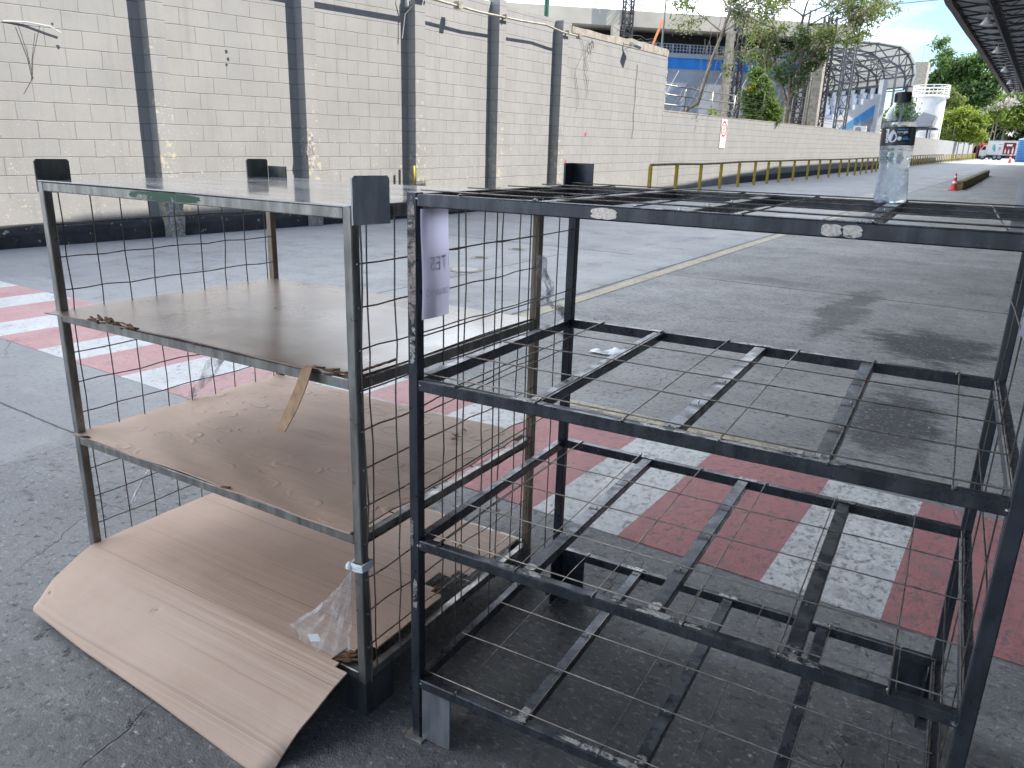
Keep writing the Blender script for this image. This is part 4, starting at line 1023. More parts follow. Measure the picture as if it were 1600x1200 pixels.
def wall_fittings():
    # conduit along the tall wall
    t = rthing('conduit_pipe', 'thin tan conduit pipe running along the upper part of the tall wall', 'pipe', UB, SB)
    z = 3.80; pts = [(.27, 0, z), (.28, 1.5, z - .03), (.27, 3.0, z), (.28, 4.0, z + .04), (.27, 4.7, z - .02), (.27, 5.45, z - .03)]
    o = MB(); o.tube([(x, y, zz + GR * y) for x, y, zz in pts], .021, 10); o.build('pipe', 'pipe', t)
    o = MB(); o.tube([(.27, -9, z - .09), (.27, 0, z)], .028, 10); p = o.build('pipe', 'pipe', t); p.rotation_euler.z = -AA
    for bx in ((.18, .30, 2.42, 2.46, z - .035, z + .045), (.18, .30, 4.96, 5.0, z - .035, z + .045), (.20, .33, .83, .95, z - .06, z + .06), (.23, .33, 5.42, 5.54, z - .08, z + .03)): MB().box(*bx).shear().build('pipe_clip', 'pipe', t)
    # floodlight
    t = rthing('floodlight', 'grey metal floodlight on a bracket near the end of the tall wall', 'lamp', UB, 19.85, 3.86)
    M_ = Matrix.Translation((.26, .22, .03)) @ Matrix.Rotation(R(25), 4, 'Y') @ Matrix.Rotation(R(-20), 4, 'Z') @ Matrix.Scale(.62, 4)
    mb = MB(); mb.box(-.16, .16, -.22, .22, -.05, .02, 0, M_); [mb.box(-.15 + .06 * k, -.13 + .06 * k, -.2, .2, .02, .06, 0, M_) for k in range(6)]; mb.build('lamp_housing', 'galv', t)
    mb = MB(); mb.box(-.14, .14, -.20, .20, -.056, -.051, 0, M_); mb.build('lens', 'glass_dark', t)
    mb = MB(); mb.bar((0, 0, .06), (.20, .17, .02), .02, .02); mb.bar((.0, .0, -.10), (0, 0, .10), .05, .02); mb.bar((0, .02, -.08), (.18, .15, 0), .015, .015); mb.build('bracket', 'galv', t)
    q = random.Random(3); mb = MB()
    for i in range(4):
        y0 = -2.2 + .06 * i + q.uniform(-.3, .3); pts = [(.03, y0 + .25 * math.sin(k * .9 + i) * (1 - k / 11) + q.uniform(-.02, .02), .0 - .17 * k) for k in range(11 - i * 2)]; mb.tube(pts, .006, 5)
    pts = [(.04, -1.8 + .12 * math.cos(k * .9), -.15 + .13 * math.sin(k * .9)) for k in range(12)]; mb.tube(pts, .01, 5)
    o = mb.build('wall_cable', 'pipe', None, RW(UB, 19.85, 3.80), -AZ); tag(o, 'loose tangled cables drooping down the tall wall left of the floodlight', 'cable')
    o = MB().tube([(.02, .5 + .02 * math.sin(k * 1.3), -.3 - .15 * k) for k in range(14)], .008, 5).build('wall_cable', 'pipe', None, RW(UB, 20.3, 3.80), -AZ); tag(o, 'single stained cable hanging down the tall wall right of the floodlight', 'cable')
    # odd bracket on the near part
    t = thing('wall_bracket', 'thin rod bracket sticking out of the tall wall at upper left', 'bracket', RW(UB, SB), -AZ - AA)
    mb = MB(); mb.tube([(.0, -6.60, 2.68 - .10), (.03, -6.35, 2.70 - .1), (.06, -6.10, 2.68 - .1), (.04, -5.98, 2.62 - .1)], .009, 8); mb.build('rod', 'pale_sheet', t)
    mb = MB(); mb.tube([(.03, -6.45, 2.57), (.012, -6.38, 2.2), (.012, -6.36, 1.95)], .0035, 6); mb.tube([(.06, -6.22, 2.57), (.012, -6.33, 2.2), (.012, -6.37, 1.95), (.012, -6.48, 1.78)], .0035, 6); mb.build('wires', 'cable', t)
    # things against the third pilaster
    o = MB().tube([(.26, -.30, .55), (.26, -.30, .95)], .02, 8).build('marker_stick', 'yellow_rail', None, RW(UB, SB), -AZ - AA); tag(o, 'short yellow stick leaning on the dark side of the third pilaster', 'stick')
    o = MB().box(0, .02, -.02, .02, .0, .30).build('cable_stub', 'cable', None, RW(UB, SB - .50, .58), -AZ - AA); tag(o, 'short black cable stub on the tall wall left of the third pilaster', 'cable')
    mb = MB(); mb.tube([(.06, -.38, 4.0), (.10, -.40, 3.8), (.20, -.22, 3.66), (.10, -.34, 3.5), (.06, -.38, 3.1)], .008, 6); mb.box(.05, .12, -.30, -.2, 3.62, 3.80)
    o = mb.build('cable_tail', 'pale_sheet', None, RW(UB, SB), -AZ - AA); tag(o, 'frayed cable tail hanging beside the top of the third pilaster', 'cable')
    for k, (y, z) in enumerate(((6.55, 1.62), (5.6, .96))):
        V = [(.002, y + .05 * math.cos(2 * PI * i / 9) * rnd.uniform(.5, 1), z + .07 * math.sin(2 * PI * i / 9) * rnd.uniform(.5, 1)) for i in range(9)]
        mb = MB().add(V + [(0, b, c) for _, b, c in V], [tuple(range(9))] + [(i, 9 + i, 9 + (i + 1) % 9, (i + 1) % 9) for i in range(9)]); mb.shear()
        o = mb.build('paint_mark', 'cone_red', None, RW(UB, SB), -AZ); tag(o, ('higher' if k == 0 else 'lower') + ' of the two orange paint dabs on the tall wall', 'paint mark')
    # pole and posts above the wall
    o = MB().tube([(0, 0, 3.5), (0, 0, 7.5)], .055, 10).build('steel_pole', 'green_paint', None, RW(UB - .5, 16.75), -AZ); tag(o, 'green steel pole rising behind the tall wall', 'pole')
    o = MB().tube([(0, 0, 3.5), (0, 0, 7.5)], .07, 10).build('steel_pole', 'grey_paint', None, RW(UB - .9, 15.1), -AZ); tag(o, 'grey steel pole behind the tall wall, left of the green pole', 'pole')
    t = rthing('barbed_wire_post', 'tall thin steel post with orange brace on the end of the tall wall', 'post', UB - .1, 22.6, 3.95)
    MB().tube([(0, 0, -.1), (.03, .02, 2.6)], .03, 8).build('post', 'galv', t); MB().bar((0, -.05, .9), (0, -.75, .02), .07, .02).build('brace', 'orange_rust', t)
    mb = MB(); q = random.Random(1)
    for z in (.12, .26): mb.tube([(0, -3.2 + .35 * k, z + q.uniform(-.05, .05) + .1 * (k % 2) * (z < .2)) for k in range(10)], .006, 5)
    mb.build('barbed_wire', 'iron', t)
wall_fittings()

# ------------------------------------------------------------------ guard rail, cones, barrier
def guard_rail():
    pts = [(-8.95, 20.3), (-8.95, 22.2), (-8.95, 24.2), (-8.95, 26.1), (-8.95, 28.0), (-8.95, 29.9), (-8.95, 31.6), (-8.91, 33.1), (-8.80, 34.9), (-8.74, 37.1), (-8.66, 38.9), (-8.58, 40.7), (-8.48, 42.6), (-8.40, 44.2), (-8.36, 45.9), (-8.36, 47.6), (-8.38, 49.3), (-8.42, 51.4)]
    s = 53.2
    while s < 146: pts.append((-8.45 - min(.75, (s - 52) * .03), s)); s += 1.75
    t = rthing('guard_rail', 'long yellow and brown tube guard rail on posts along the foot of the wall', 'guard rail', pts[0][0], pts[0][1]); z00 = gz(pts[0][1])
    q = random.Random(2); top = []
    for i, (u, s) in enumerate(pts):
        h = .85 + q.uniform(-.015, .015); du, ds, dz = u - pts[0][0], s - pts[0][1], gz(s) - z00
        top.append((du, ds, dz + h)); mb = MB(); mb.box(du - .04, du + .04, ds - .045, ds + .045, dz - .05, dz + h - .02); mb.build('post', 'yellow_rail', t)
    MB().tube(top, .034, 8).build('rail', 'rail_brown', t)
guard_rail()
def cone(u, s, label, h=.75, k=1.0):
    t = rthing('traffic_cone', label, 'traffic cone', u, s, 0, R(12), 'traffic cones'); t.scale = (k, k, k)
    MB().prism([(-.2, -.16), (-.16, -.2), (.16, -.2), (.2, -.16), (.2, .16), (.16, .2), (-.16, .2), (-.2, .16)], 2, 0, .035).build('base', 'cone_red', t)
    r = lambda z: .15 - .12 * z / h
    MB().lathe([(r(.03) + .012, .03), (r(.06), .06), (r(h * .42), h * .42)], 24, cap=False).build('body', 'cone_red', t)
    MB().lathe([(r(h * .42) + .002, h * .42), (r(h * .56) + .002, h * .56)], 24, cap=False).build('white_band', 'sign_white', t)
    MB().lathe([(r(h * .56), h * .56), (r(h * .76), h * .76)], 24, cap=False).build('body', 'cone_red', t)
    MB().lathe([(r(h * .76) + .002, h * .76), (r(h * .86) + .002, h * .86)], 24, cap=False).build('white_band', 'sign_white', t)
    MB().lathe([(r(h * .86), h * .86), (r(h * .98), h * .98), (.012, h)], 24).build('tip', 'cone_red', t)
cone(-2.55, 33.0, 'red and white traffic cone at the near end of the yellow concrete barrier', .75, .82)
def barrier():
    t = rthing('concrete_barrier', 'long low yellow concrete barrier block on the road behind the cone', 'barrier', -2.45, 33.8)
    mb = MB(); q = random.Random(4); L = 20.5; n = 30; V = []
    prof = [(-.13, 0), (.13, 0), (.12, .24), (.10, .27), (-.10, .27), (-.12, .24)]; m = 6
    for i in range(n + 1):
        y = L * i / n; 
        for x, z in prof: V.append((x + q.uniform(-.006, .006) - .009 * y, y, z * (1.12 if z else 1) + (q.uniform(-.012, .012) if z > .1 else 0) + GR * y))
    mb.add(V, [tuple(range(m)), tuple(n * m + k for k in range(m - 1, -1, -1))] + [(i * m + k, (i + 1) * m + k, (i + 1) * m + (k + 1) % m, i * m + (k + 1) % m) for i in range(n) for k in range(m)])
    o = mb.build('barrier_block', 'yellow_curb', t)
barrier()

# ------------------------------------------------------------------ lattice work
def lattice(mb, a, b, w, panel, r=.03, side=None, cr=None):
    """four chords with zig-zag bracing between a and b"""
    a, b = Vector(a), Vector(b); d = b - a; L = d.length; d.normalize()
    x = d.cross(Vector(side or (0, 1, 0))).normalized(); y = d.cross(x)
    C = [x * sx * w / 2 + y * sy * w / 2 for sx, sy in ((-1, -1), (1, -1), (1, 1), (-1, 1))]
    for c in C: mb.bar(a + c, b + c, r * 2, r * 2)
    n = max(1, int(L / panel)); cr = cr or r
    for k in range(n):
        p, q = a + d * (L * k / n), a + d * (L * (k + 1) / n)
        for i in range(4):
            c1, c2 = C[i], C[(i + 1) % 4]
            if k % 2: c1, c2 = c2, c1
            mb.bar(p + c1, q + c2, cr, cr); mb.bar(p + C[i], p + C[(i + 1) % 4], cr, cr)
def stadium():
    FA = R(46)                       # the long facade runs away to the right behind the wall
    t = rthing('stadium_building', 'long stadium stand with beige parapet, dark recess and blue band behind the wall', 'building', -10.6, 46.5, 0, FA)
    zb = gz(46.5)                    # local y along the facade, negative to the left; local x towards the yard
    def P(name, mat, y0, y1, z0, z1, x0, x1): return MB().box(x0, x1, y0, y1, z0 - zb, z1 - zb).build(name, mat, t)
    P('grey_wall', 'grey_paint', -70, -.3, 0, 5.78, -6, -.5); P('blue_band', 'blue_paint', -70, -.3, 5.78, 6.30, -6, -.46)
    P('ledge', 'grey_paint', -70, -.2, 6.30, 6.52, -6, -.38)
    vent = MB(); vent.box(-.9, -.72, -34, -.3, 6.52 - zb, 7.0 - zb)
    vent.build('vent_recess', 'dark_recess', t)
    mb = MB(); y = -33.8
    while y < -.5:
        mb.box(-.72, -.56, y, y + .035, 6.52 - zb, 6.98 - zb); y += .19
    for z in (6.52, 6.67, 6.82, 6.96): mb.box(-.70, -.58, -33.9, -.4, z - zb, z + .035 - zb)
    y = -33.5
    while y < -.6: mb.box(-.73, -.54, y, y + .10, 6.521 - zb, 6.985 - zb); y += .95
    mb.build('vent_blocks', 'grey_paint', t)
    P('dark_recess', 'dark_recess', -70, -.3, 7.0, 7.62, -6, -1.6)
    P('parapet', 'beige', -70, 1.2, 7.58, 8.32, -6, .1)
    mb = MB()
    for z in (8.60, 8.90, 9.2): mb.tube([(0, -70, z - zb), (0, .8, z - zb)], .018, 6)
    for k in range(28): mb.tube([(0, -66 + 2.4 * k, 8.3 - zb), (0, -66 + 2.4 * k, 9.22 - zb)], .02, 6)
    mb.build('parapet_railing', 'truss', t)
    for y in (-6.0, -1.0):           # concrete uprights with lattice behind
        MB().box(.15, .55, y - .16, y + .16, -.2, 7.6 - zb).build('column', 'concrete', t)
        mb = MB(); lattice(mb, (.30, y + .55, 0), (.30, y + .55, 8.6 - zb), .45, .55, .045, (1, 0, 0), .035); mb.build('lattice_post', 'truss', t)
    mb = MB(); lattice(mb, (.3, -11.6, 3), (.3, -11.6, 12), .42, .5, .04, (1, 0, 0), .035); mb.build('lattice_post', 'truss', t)
    MB().box(.15, .55, -12.4, -12.05, 0, 7.55 - zb).build('column', 'beige', t)
    mb = MB(); q = random.Random(2)
    for k in range(16): mb.tube([(-.3, -14 + k * .8, 2.0), (-.3, -14 + k * .8 + 1.6, 5.0)], .012, 4)
    mb.build('net_stays', 'pale_sheet', t)
    # end bay: leaning concrete post with ladder-like lattice, just behind the wall
    mb = MB(); 
    c = rthing('concrete_post', 'tall pale concrete post beside a black lattice column at the end of the stadium', 'post', -10.45, 44.0)
    MB().box(-.20, .20, -.25, .25, 0, 6.6).build('shaft', 'concrete', c); MB().tube([(-.42, .05, 0), (-.38, .05, 6.4)], .06, 8).build('pipe', 'pipe', c)
    mb = MB(); lattice(mb, (-.95, .1, 0), (-.80, .1, 6.2), .40, .5, .045, (0, 1, 0), .05); mb.build('lattice_column', 'truss', c)
    # wire and tube fence on the low wall
    f = rthing('tube_fence', 'grey tube railing standing behind the low wall under the leaning tree', 'fence', UB - .6, 24.0)
    mb = MB()
    for z in (2.62, 2.92, 3.20): mb.tube([(0, -1, z), (0, 7.2, z + .04)], .026, 6)
    mb.shear(); mb.build('rails', 'old_steel', f)
    for y in (-.8, 2.0, 4.6, 7.1): MB().tube([(0, y, 2.0), (0, y, 3.24 + GR * y)], .03, 6).build('post', 'old_steel', f)
    f = rthing('wire_fence', 'thin wire fence on posts above the low wall beside the bush', 'fence', UB - .25, 31.0)
    mb = MB(); q = random.Random(5)
    for k in range(7): mb.tube([(q.uniform(-.2, .2), -.5 + 1.2 * i, 2.5 + .12 * k + q.uniform(-.08, .08)) for i in range(9)], .005, 4)
    for k in range(3): mb.tube([(0, 9 + 4 * i, 2.62 + .13 * k) for i in range(16)], .012, 4)
    mb.shear(); mb.build('wires', 'wire_dark', f)
    for y in (-.4, 2.6, 5.4, 8.6): MB().tube([(0, y, 2.2), (.05, y, 3.5 + GR * y)], .022, 6).build('post', 'iron', f)
    for y in (60, 68, 76, 84, 92): MB().tube([(0, y, 2.2), (0, y, 4.2 + GR * y)], .035, 6).build('post', 'iron', f)
stadium()
def grandstand():
    # gable and stepped end wall face the yard, the barrel roof runs away to the far left
    t = rthing('covered_grandstand', 'white stepped grandstand with blue stripe, rows of seats and curved truss roof', 'building', -11.2, 67, 0, R(-45))
    xs = [0, -.65, -1.40, -2.05, -2.75, -3.60, -4.7]; zs_ = [5.3, 4.92, 4.5, 4.12, 3.72, 3.3]
    poly = [(0, -.2)]
    for i, z in enumerate(zs_): poly += [(xs[i], z), (xs[i + 1], z)]
    poly.append((xs[-1], -.2)); MB().prism(poly[::-1], 1, 0, .30).build('stepped_end_wall', 'white_paint', t)
    MB().box(.0, .36, -.1, .40, -.2, 6.35).build('end_pillar', 'white_paint', t)
    MB().prism([(-3.7, 1.9), (-.35, 3.75), (-.35, 4.55), (-3.7, 2.35)], 1, -.012, .0).build('blue_stripe', 'sky_blue_paint', t)
    MB().prism([(-3.7, -.1), (-.35, -.1), (-.35, 3.73), (-3.7, 1.88)], 1, -.010, .0).build('grey_dado', 'grey_paint', t)
    mb = MB()
    for i, z in enumerate(zs_): mb.box(xs[i + 1], xs[i] - .002, .32, 22, -.2, z - .02)
    mb.box(xs[-1] - 4, xs[-1] - .002, .32, 22, -.2, 2.9); mb.build('terraces', 'grey_paint', t)
    m = MB(); m.prism([(.38, .0), (.38, .07), (.10, .09), (.05, .52), (.0, .52), (.0, .0)], 1, -.26, .26); m.v = [(-a, b, c) for a, b, c in m.v]
    seat = m.build('seat', ['seat_grey'], t); first = True
    for i in range(5):
        for k in range(9):
            o = seat if first else seat.copy()
            if not first: COL.objects.link(o)
            first = False; o.location = (xs[i] - .05, .9 + 1.25 * k, zs_[i] - .02)
    MB().box(.05, .3, .42, 22, -.2, 6.0).build('rear_wall', 'seat_dark', t)
    prof = [(-9.5, 8.35), (-6.5, 8.6), (-4.0, 8.72), (-1.5, 8.72), (.4, 8.55), (1.2, 8.15), (1.75, 7.45), (1.95, 6.7), (1.85, 5.9)]
    y0, y1 = -1.0, 20.0; V = []
    for (x, z) in prof: V += [(x, y0, z), (x, y1, z), (x, y0, z + .05), (x, y1, z + .05)]
    F = []
    for i in range(len(prof) - 1):
        a, b = 4 * i, 4 * i + 4; F += [(a, a + 1, b + 1, b), (a + 2, b + 2, b + 3, a + 3), (a, b, b + 2, a + 2), (a + 1, a + 3, b + 3, b + 1)]
    n = 4 * (len(prof) - 1); F += [(0, 2, 3, 1), (n, n + 1, n + 3, n + 2)]
    MB().add(V, F, 0, True).build('roof', 'pale_sheet', t)
    ys = [-.7 + 3.3 * k for k in range(7)]
    for y in ys:
        m = MB(); lo = [(-9.5, 8.0), (-6.5, 8.0), (-4.0, 7.95), (-1.5, 7.75), (-.1, 7.5), (.65, 7.2), (1.15, 6.8), (1.35, 6.3), (1.35, 5.6)]
        for i in range(len(prof) - 1):
            m.bar((prof[i][0], y, prof[i][1] - .06), (prof[i + 1][0], y, prof[i + 1][1] - .06), .11, .11, YA); m.bar((lo[i][0], y, lo[i][1]), (lo[i + 1][0], y, lo[i + 1][1]), .11, .11, YA)
            m.bar((prof[i][0], y, prof[i][1] - .06), (lo[i + 1][0], y, lo[i + 1][1]), .06, .06, YA); m.bar((prof[i][0], y, prof[i][1] - .06), (lo[i][0], y, lo[i][1]), .06, .06, YA)
        m.bar((1.6, y, 6.0), (1.2, y, 0), .13, .13, YA); m.bar((.5, y, 7.3), (.62, y, 0), .11, .11, YA); m.bar((-2.6, y, 7.9), (.5, y, 6.4), .09, .09, YA)
        m.build('roof_truss', 'truss_grey', t)
    m = MB()
    for x, z in prof: m.bar((x, y0 + .1, z - .03), (x, y1 - .1, z - .03), .07, .10)
    for x, z in lo[::2]: m.bar((x, y0 + .3, z), (x, y1 - .3, z), .07, .07)
    for a, b in zip(ys, ys[1:]):
        for q in (0, 2, 4): m.bar((lo[q][0], a, lo[q][1]), (lo[q + 2][0], b, lo[q + 2][1]), .05, .05); m.bar((lo[q + 2][0], a, lo[q + 2][1]), (lo[q][0], b, lo[q][1]), .05, .05)
    m.build('purlins', 'truss_grey', t)
    m = MB()
    for z in (3.4, 2.9): m.tube([(-6.8, -.4, z), (-4.9, -.4, z)], .03, 5)
    for x in (-6.7, -6.1, -5.5, -5.0): m.tube([(x, -.4, 0), (x, -.4, 3.42)], .03, 5)
    m.build('stair_railing', 'truss', t)
    a = rthing('air_conditioner', 'white outdoor air conditioner unit on the end wall of the grandstand', 'air conditioner', -11.9, 64.6, 2.35)
    MB().box(-.45, .45, 0, .3, 0, .62).build('case', 'white_paint', a); m = MB(); m.lathe([(.22, 0), (.22, .02)], 24); m.v = [(x - .1, -.02 + -z * .2, y + .31) for x, y, z in m.v]; m.build('fan_grille', 'ink_grey', a); MB().box(-.4, .4, .1, .4, -.2, -.01).build('bracket', 'truss', a)
    a = rthing('lattice_mast', 'tall slim grey lattice mast in front of the grandstand', 'mast', -10.75, 52)
    m = MB(); lattice(m, (0, 0, 0), (0, 0, 11), .58, .72, .04, (0, 1, 0), .03); m.build('mast_frame', 'truss_grey', a)
    m = MB(); m.bar((0, 0, 9.2), (4.5, -2, 9.0), .03, .03); m.build('stay_cable', 'truss', a)
    o = MB().tube([(0, 0, 0), (0, 0, 9)], .03, 6).build('antenna_mast', 'truss', None, RW(-12.6, 61, 7.4), -AZ); tag(o, 'thin dark antenna mast above the grandstand roof', 'mast')
    # water tank, chimney, lean-to beyond
    a = rthing('water_tank', 'round white water tank with white railing on top', 'tank', -12.6, 108)
    MB().lathe([(1.75, -.5), (1.75, 7.3), (1.6, 7.4)], 40).build('tank_body', 'white_paint', a)
    m = MB()
    for z in (7.7, 8.1, 8.5): m.tube([(1.95 * math.cos(k * PI / 12), 1.95 * math.sin(k * PI / 12), z) for k in range(25)], .05, 6)
    for k in range(14): an = 2 * PI * k / 14; m.tube([(1.95 * math.cos(an), 1.95 * math.sin(an), 7.2), (1.95 * math.cos(an), 1.95 * math.sin(an), 8.52)], .05, 6)
    m.tube([(1.95 * math.cos(k * PI / 12), 1.95 * math.sin(k * PI / 12), 7.25) for k in range(25)], .12, 6); m.build('railing', 'white_paint', a)
    m = MB()
    for k in range(16): m.bar((-1.9, -.6, .6 + .42 * k), (-1.9, -.1, .6 + .42 * k), .05, .05)
    for y in (-.6, -.1): m.bar((-1.9, y, 0), (-1.9, y, 7.4), .06, .06)
    m.build('ladder', 'white_paint', a)
    a = rthing('concrete_chimney', 'square concrete water tower with thin antenna behind the white tank', 'tower', -15.4, 117)
    MB().box(-1.0, 1.0, -1.0, 1.0, 0, 11.9).build('shaft', 'concrete', a); MB().tube([(.1, 0, 11.8), (.1, 0, 15.8)], .03, 6).build('antenna', 'galv', a)
    a = rthing('lean_to_shed', 'small corrugated metal shed roof on posts in front of the white tank', 'shed', -10.7, 92)
    m = MB(); m.prism([(-1.6, 3.5), (.6, 3.6), (.8, 4.6), (-.4, 5.0)], 1, 0, 2.2); m.build('sheet_roof', 'galv', a); MB().box(-2.2, 1.0, -.1, 2.4, 3.30, 3.48).build('beam', 'truss', a)
    for x in (-1.5, .2): MB().box(x - .07, x + .07, .4, .55, 0, 3.3).build('post', 'truss', a)
grandstand()

# ------------------------------------------------------------------ plants
def leaves(blobs, n, size, seed, clump=.22, per=26, flat=.75, droop=0.0):
    """leaf-sized faces gathered in clumps over the shells of the given blobs"""
    q = np.random.RandomState(seed); B = np.array(blobs, float); wts = B[:, 3] ** 2; wts /= wts.sum()
    nc = max(1, n // per); idx = q.choice(len(B), nc, p=wts)
    d = q.normal(size=(nc, 3)); d /= np.linalg.norm(d, axis=1)[:, None]
    rad = B[idx, 3] * (1 - .55 * q.rand(nc) ** 2.2); sq = B[idx, 4][:, None] if B.shape[1] > 4 else 1
    c = B[idx, :3] + d * rad[:, None] * np.array([1, 1, flat]); 
    cs = clump * (.6 + .8 * q.rand(nc))
    ci = np.repeat(np.arange(nc), per); m = len(ci)
    p = c[ci] + q.normal(size=(m, 3)) * cs[ci][:, None] * np.array([1, 1, .65])
    p[:, 2] -= droop * q.rand(m)
    nrm = q.normal(size=(m, 3)) + np.array([0, 0, .8]) + d[ci] * .6; nrm /= np.linalg.norm(nrm, axis=1)[:, None]
    t = np.cross(nrm, q.normal(size=(m, 3))); t /= np.linalg.norm(t, axis=1)[:, None]; t[:, 2] -= droop * 1.5; t /= np.linalg.norm(t, axis=1)[:, None]
    b = np.cross(nrm, t); s = size * (.6 + .8 * q.rand(m))[:, None]
    v0 = p - t * s; v1 = p + b * s * .38 + nrm * s * .1; v2 = p + t * s; v3 = p - b * s * .38 + nrm * s * .1
    V = np.stack([v0, v1, v2, v3], 1).reshape(-1, 3)
    return [tuple(x) for x in V], [(4 * i, 4 * i + 1, 4 * i + 2, 4 * i + 3) for i in range(m)]
def limb(mb, pts, r0, r1, n=8): 
    k = len(pts); mb.tube(pts, [r0 + (r1 - r0) * i / (k - 1) for i in range(k)], n)
def branchy(mb, start, dirs, length, r, q, depth=2, droop=0.0, tips=None):
    for d in dirs:
        d = Vector(d).normalized(); p = Vector(start); pts = [p.copy()]
        for k in range(5):
            d = (d + Vector((q.uniform(-.25, .25), q.uniform(-.25, .25), q.uniform(-.2, .25) - droop * k * .12))).normalized(); p = p + d * length / 5; pts.append(p.copy())
        limb(mb, pts, r, r * .35, 6)
        if tips is not None: tips.append(pts[-1]); tips.append(pts[3])
        if depth > 0:
            for j in (2, 3, 4):
                branchy(mb, pts[j], [(d + Vector((q.uniform(-1, 1), q.uniform(-1, 1), q.uniform(-.5, .6)))).normalized()], length * .55, r * .5, q, depth - 1, droop, tips)
def tree(name, label, u, s, crown_blobs, n, size, leaf, seed, trunk=None, cat='tree', clump=.3, per=26, extra=None, flat=.8, group=None, droop=0.0, bark='bark'):
    t = rthing(name, label, cat, u, s, 0, 0, group)
    mb = MB()
    if trunk: 
        for pts, r0, r1 in trunk: limb(mb, pts, r0, r1)
    else:
        c = crown_blobs[0]; limb(mb, [(0, 0, -.2), (c[0] * .3, c[1] * .3, c[2] * .4), (c[0], c[1], c[2])], c[3] * .10, c[3] * .04)
    q = random.Random(seed)
    for b in crown_blobs:
        src = (b[0] * .5, b[1] * .5, max(.5, b[2] - b[3] * .9)); limb(mb, [src, ((src[0] + b[0]) / 2 + q.uniform(-.2, .2), (src[1] + b[1]) / 2, (src[2] + b[2]) / 2), b[:3]], b[3] * .05, b[3] * .02, 5)
    mb.build('trunk', bark, t)
    V, F = leaves(crown_blobs, n, size, seed, clump, per, flat, droop); MB().add(V, F).build('crown', leaf, t)
    if extra:
        for nm, bl, n2, s2, lf, cl in extra: V, F = leaves(bl, n2, s2, seed + 5, cl, 14, .8, .1); MB().add(V, F).build(nm, lf, t)
    return t
def vegetation():
    # leaning slender tree
    t = rthing('leaning_tree', 'slender bare leaning tree with sparse hanging twigs in front of the blue band', 'tree', -10.45, 26.3)
    mb = MB(); q = random.Random(11)
    limb(mb, [(0, 0, 1.6), (0, .05, 2.55), (.30, .2, 2.75), (.40, .35, 3.4), (.55, .5, 4.2), (.75, .7, 5.0), (.85, .9, 5.7)], .075, .05)
    tips = []; branchy(mb, (.75, .7, 5.0), [(-1, -.2, .5), (.9, .5, .7)], 1.7, .03, q, 2, .2, tips); branchy(mb, (.85, .9, 5.7), [(.2, .1, 1), (-.8, .3, .8), (.9, .4, .5)], 1.9, .035, q, 2, .1, tips); branchy(mb, (.55, .5, 4.3), [(.8, .6, .15)], 1.2, .02, q, 1, .5, tips)
    for k in range(9):
        x, y = q.uniform(-.2, 2.2), q.uniform(.2, 1.8); z = q.uniform(4.6, 5.6); L = q.uniform(.8, 2.4)
        mb.tube([(x + .05 * math.sin(i * 1.3 + k), y, z - L * i / 7) for i in range(8)], .009, 4)
    mb.build('trunk', 'bark_pale', t)
    bl = [(p.x, p.y, p.z, .22) for p in tips]; V, F = leaves(bl, 2600, .065, 5, .12, 10, .8, .08); MB().add(V, F).build('crown', 'leaf_olive', t)
    V, F = leaves(bl, 2400, .05, 9, .14, 12, .8, .18); MB().add(V, F).build('dry_pods', 'leaf_dry', t)
    # larger tree with vines
    t = rthing('vine_covered_tree', 'tall tree with vine covered stems and sparse olive crown over the low wall', 'tree', -10.95, 39.4)
    mb = MB(); q = random.Random(23); tips = []
    limb(mb, [(.75, -1.2, 1.6), (.72, -1.2, 2.5), (.70, -1.1, 3.4), (.80, -1.0, 3.95), (1.15, -.6, 4.9), (1.4, -.4, 5.6)], .14, .07)
    limb(mb, [(.70, -1.1, 3.4), (.55, -1.0, 4.4), (.62, -.9, 5.4), (.75, -.8, 7.0)], .10, .06); limb(mb, [(.62, -1.1, 3.2), (.15, -.9, 4.2), (-.3, -.7, 5.2), (-.5, -.6, 6.6)], .09, .04)
    limb(mb, [(.80, -1.0, 3.95), (.95, -.9, 5.2), (1.05, -.8, 7.2)], .07, .04)
    for st, dr, ln in (((1.4, -.4, 5.6), [(1, .6, .35), (.6, .2, 1)], 2.4), ((.75, -.8, 7.0), [(1, .3, .3), (-.8, .1, .5), (.3, .2, 1)], 2.2), ((-.5, -.6, 6.6), [(-1, -.2, .3), (-.5, .1, 1), (-.8, .4, -.1)], 2.1), ((1.05, -.8, 6.6), [(1, .5, .1), (1, .1, .5)], 2.9), ((.15, -.9, 4.2), [(-1, -.2, .45)], 1.8), ((.62, -.9, 5.4), [(-.7, -.4, .5), (.8, -.3, .3)], 1.6)): branchy(mb, st, dr, ln, .04, q, 2, .12, tips)
    mb.build('trunk', 'bark', t)
    bl = [(p.x, p.y, p.z, .28) for p in tips]; V, F = leaves(bl, 8500, .085, 7, .17, 14, .8, .12); MB().add(V, F).build('crown', 'leaf_olive', t)
    V, F = leaves(bl, 5200, .062, 31, .17, 12, .8, .22); MB().add(V, F).build('dry_pods', 'leaf_dry', t)
    bl = [(.9, -1, 4.0, .3), (1.0, -.8, 4.5, .35), (1.25, -.55, 5.0, .35), (.55, -1, 4.7, .3), (.6, -.9, 5.3, .33), (.2, -.9, 4.4, .3), (.0, -.8, 4.9, .3), (-.4, -.7, 5.7, .35), (1.5, -.35, 5.4, .4), (1.0, -.8, 5.9, .35), (.7, -.8, 6.3, .4)]
    V, F = leaves(bl, 3800, .07, 3, .13, 20, .9, .06); MB().add(V, F).build('vine_leaves', 'leaf_dark', t)
    V, F = leaves(bl, 1200, .06, 13, .14, 14, .9, .2); MB().add(V, F).build('dry_leaves', 'leaf_dry', t)
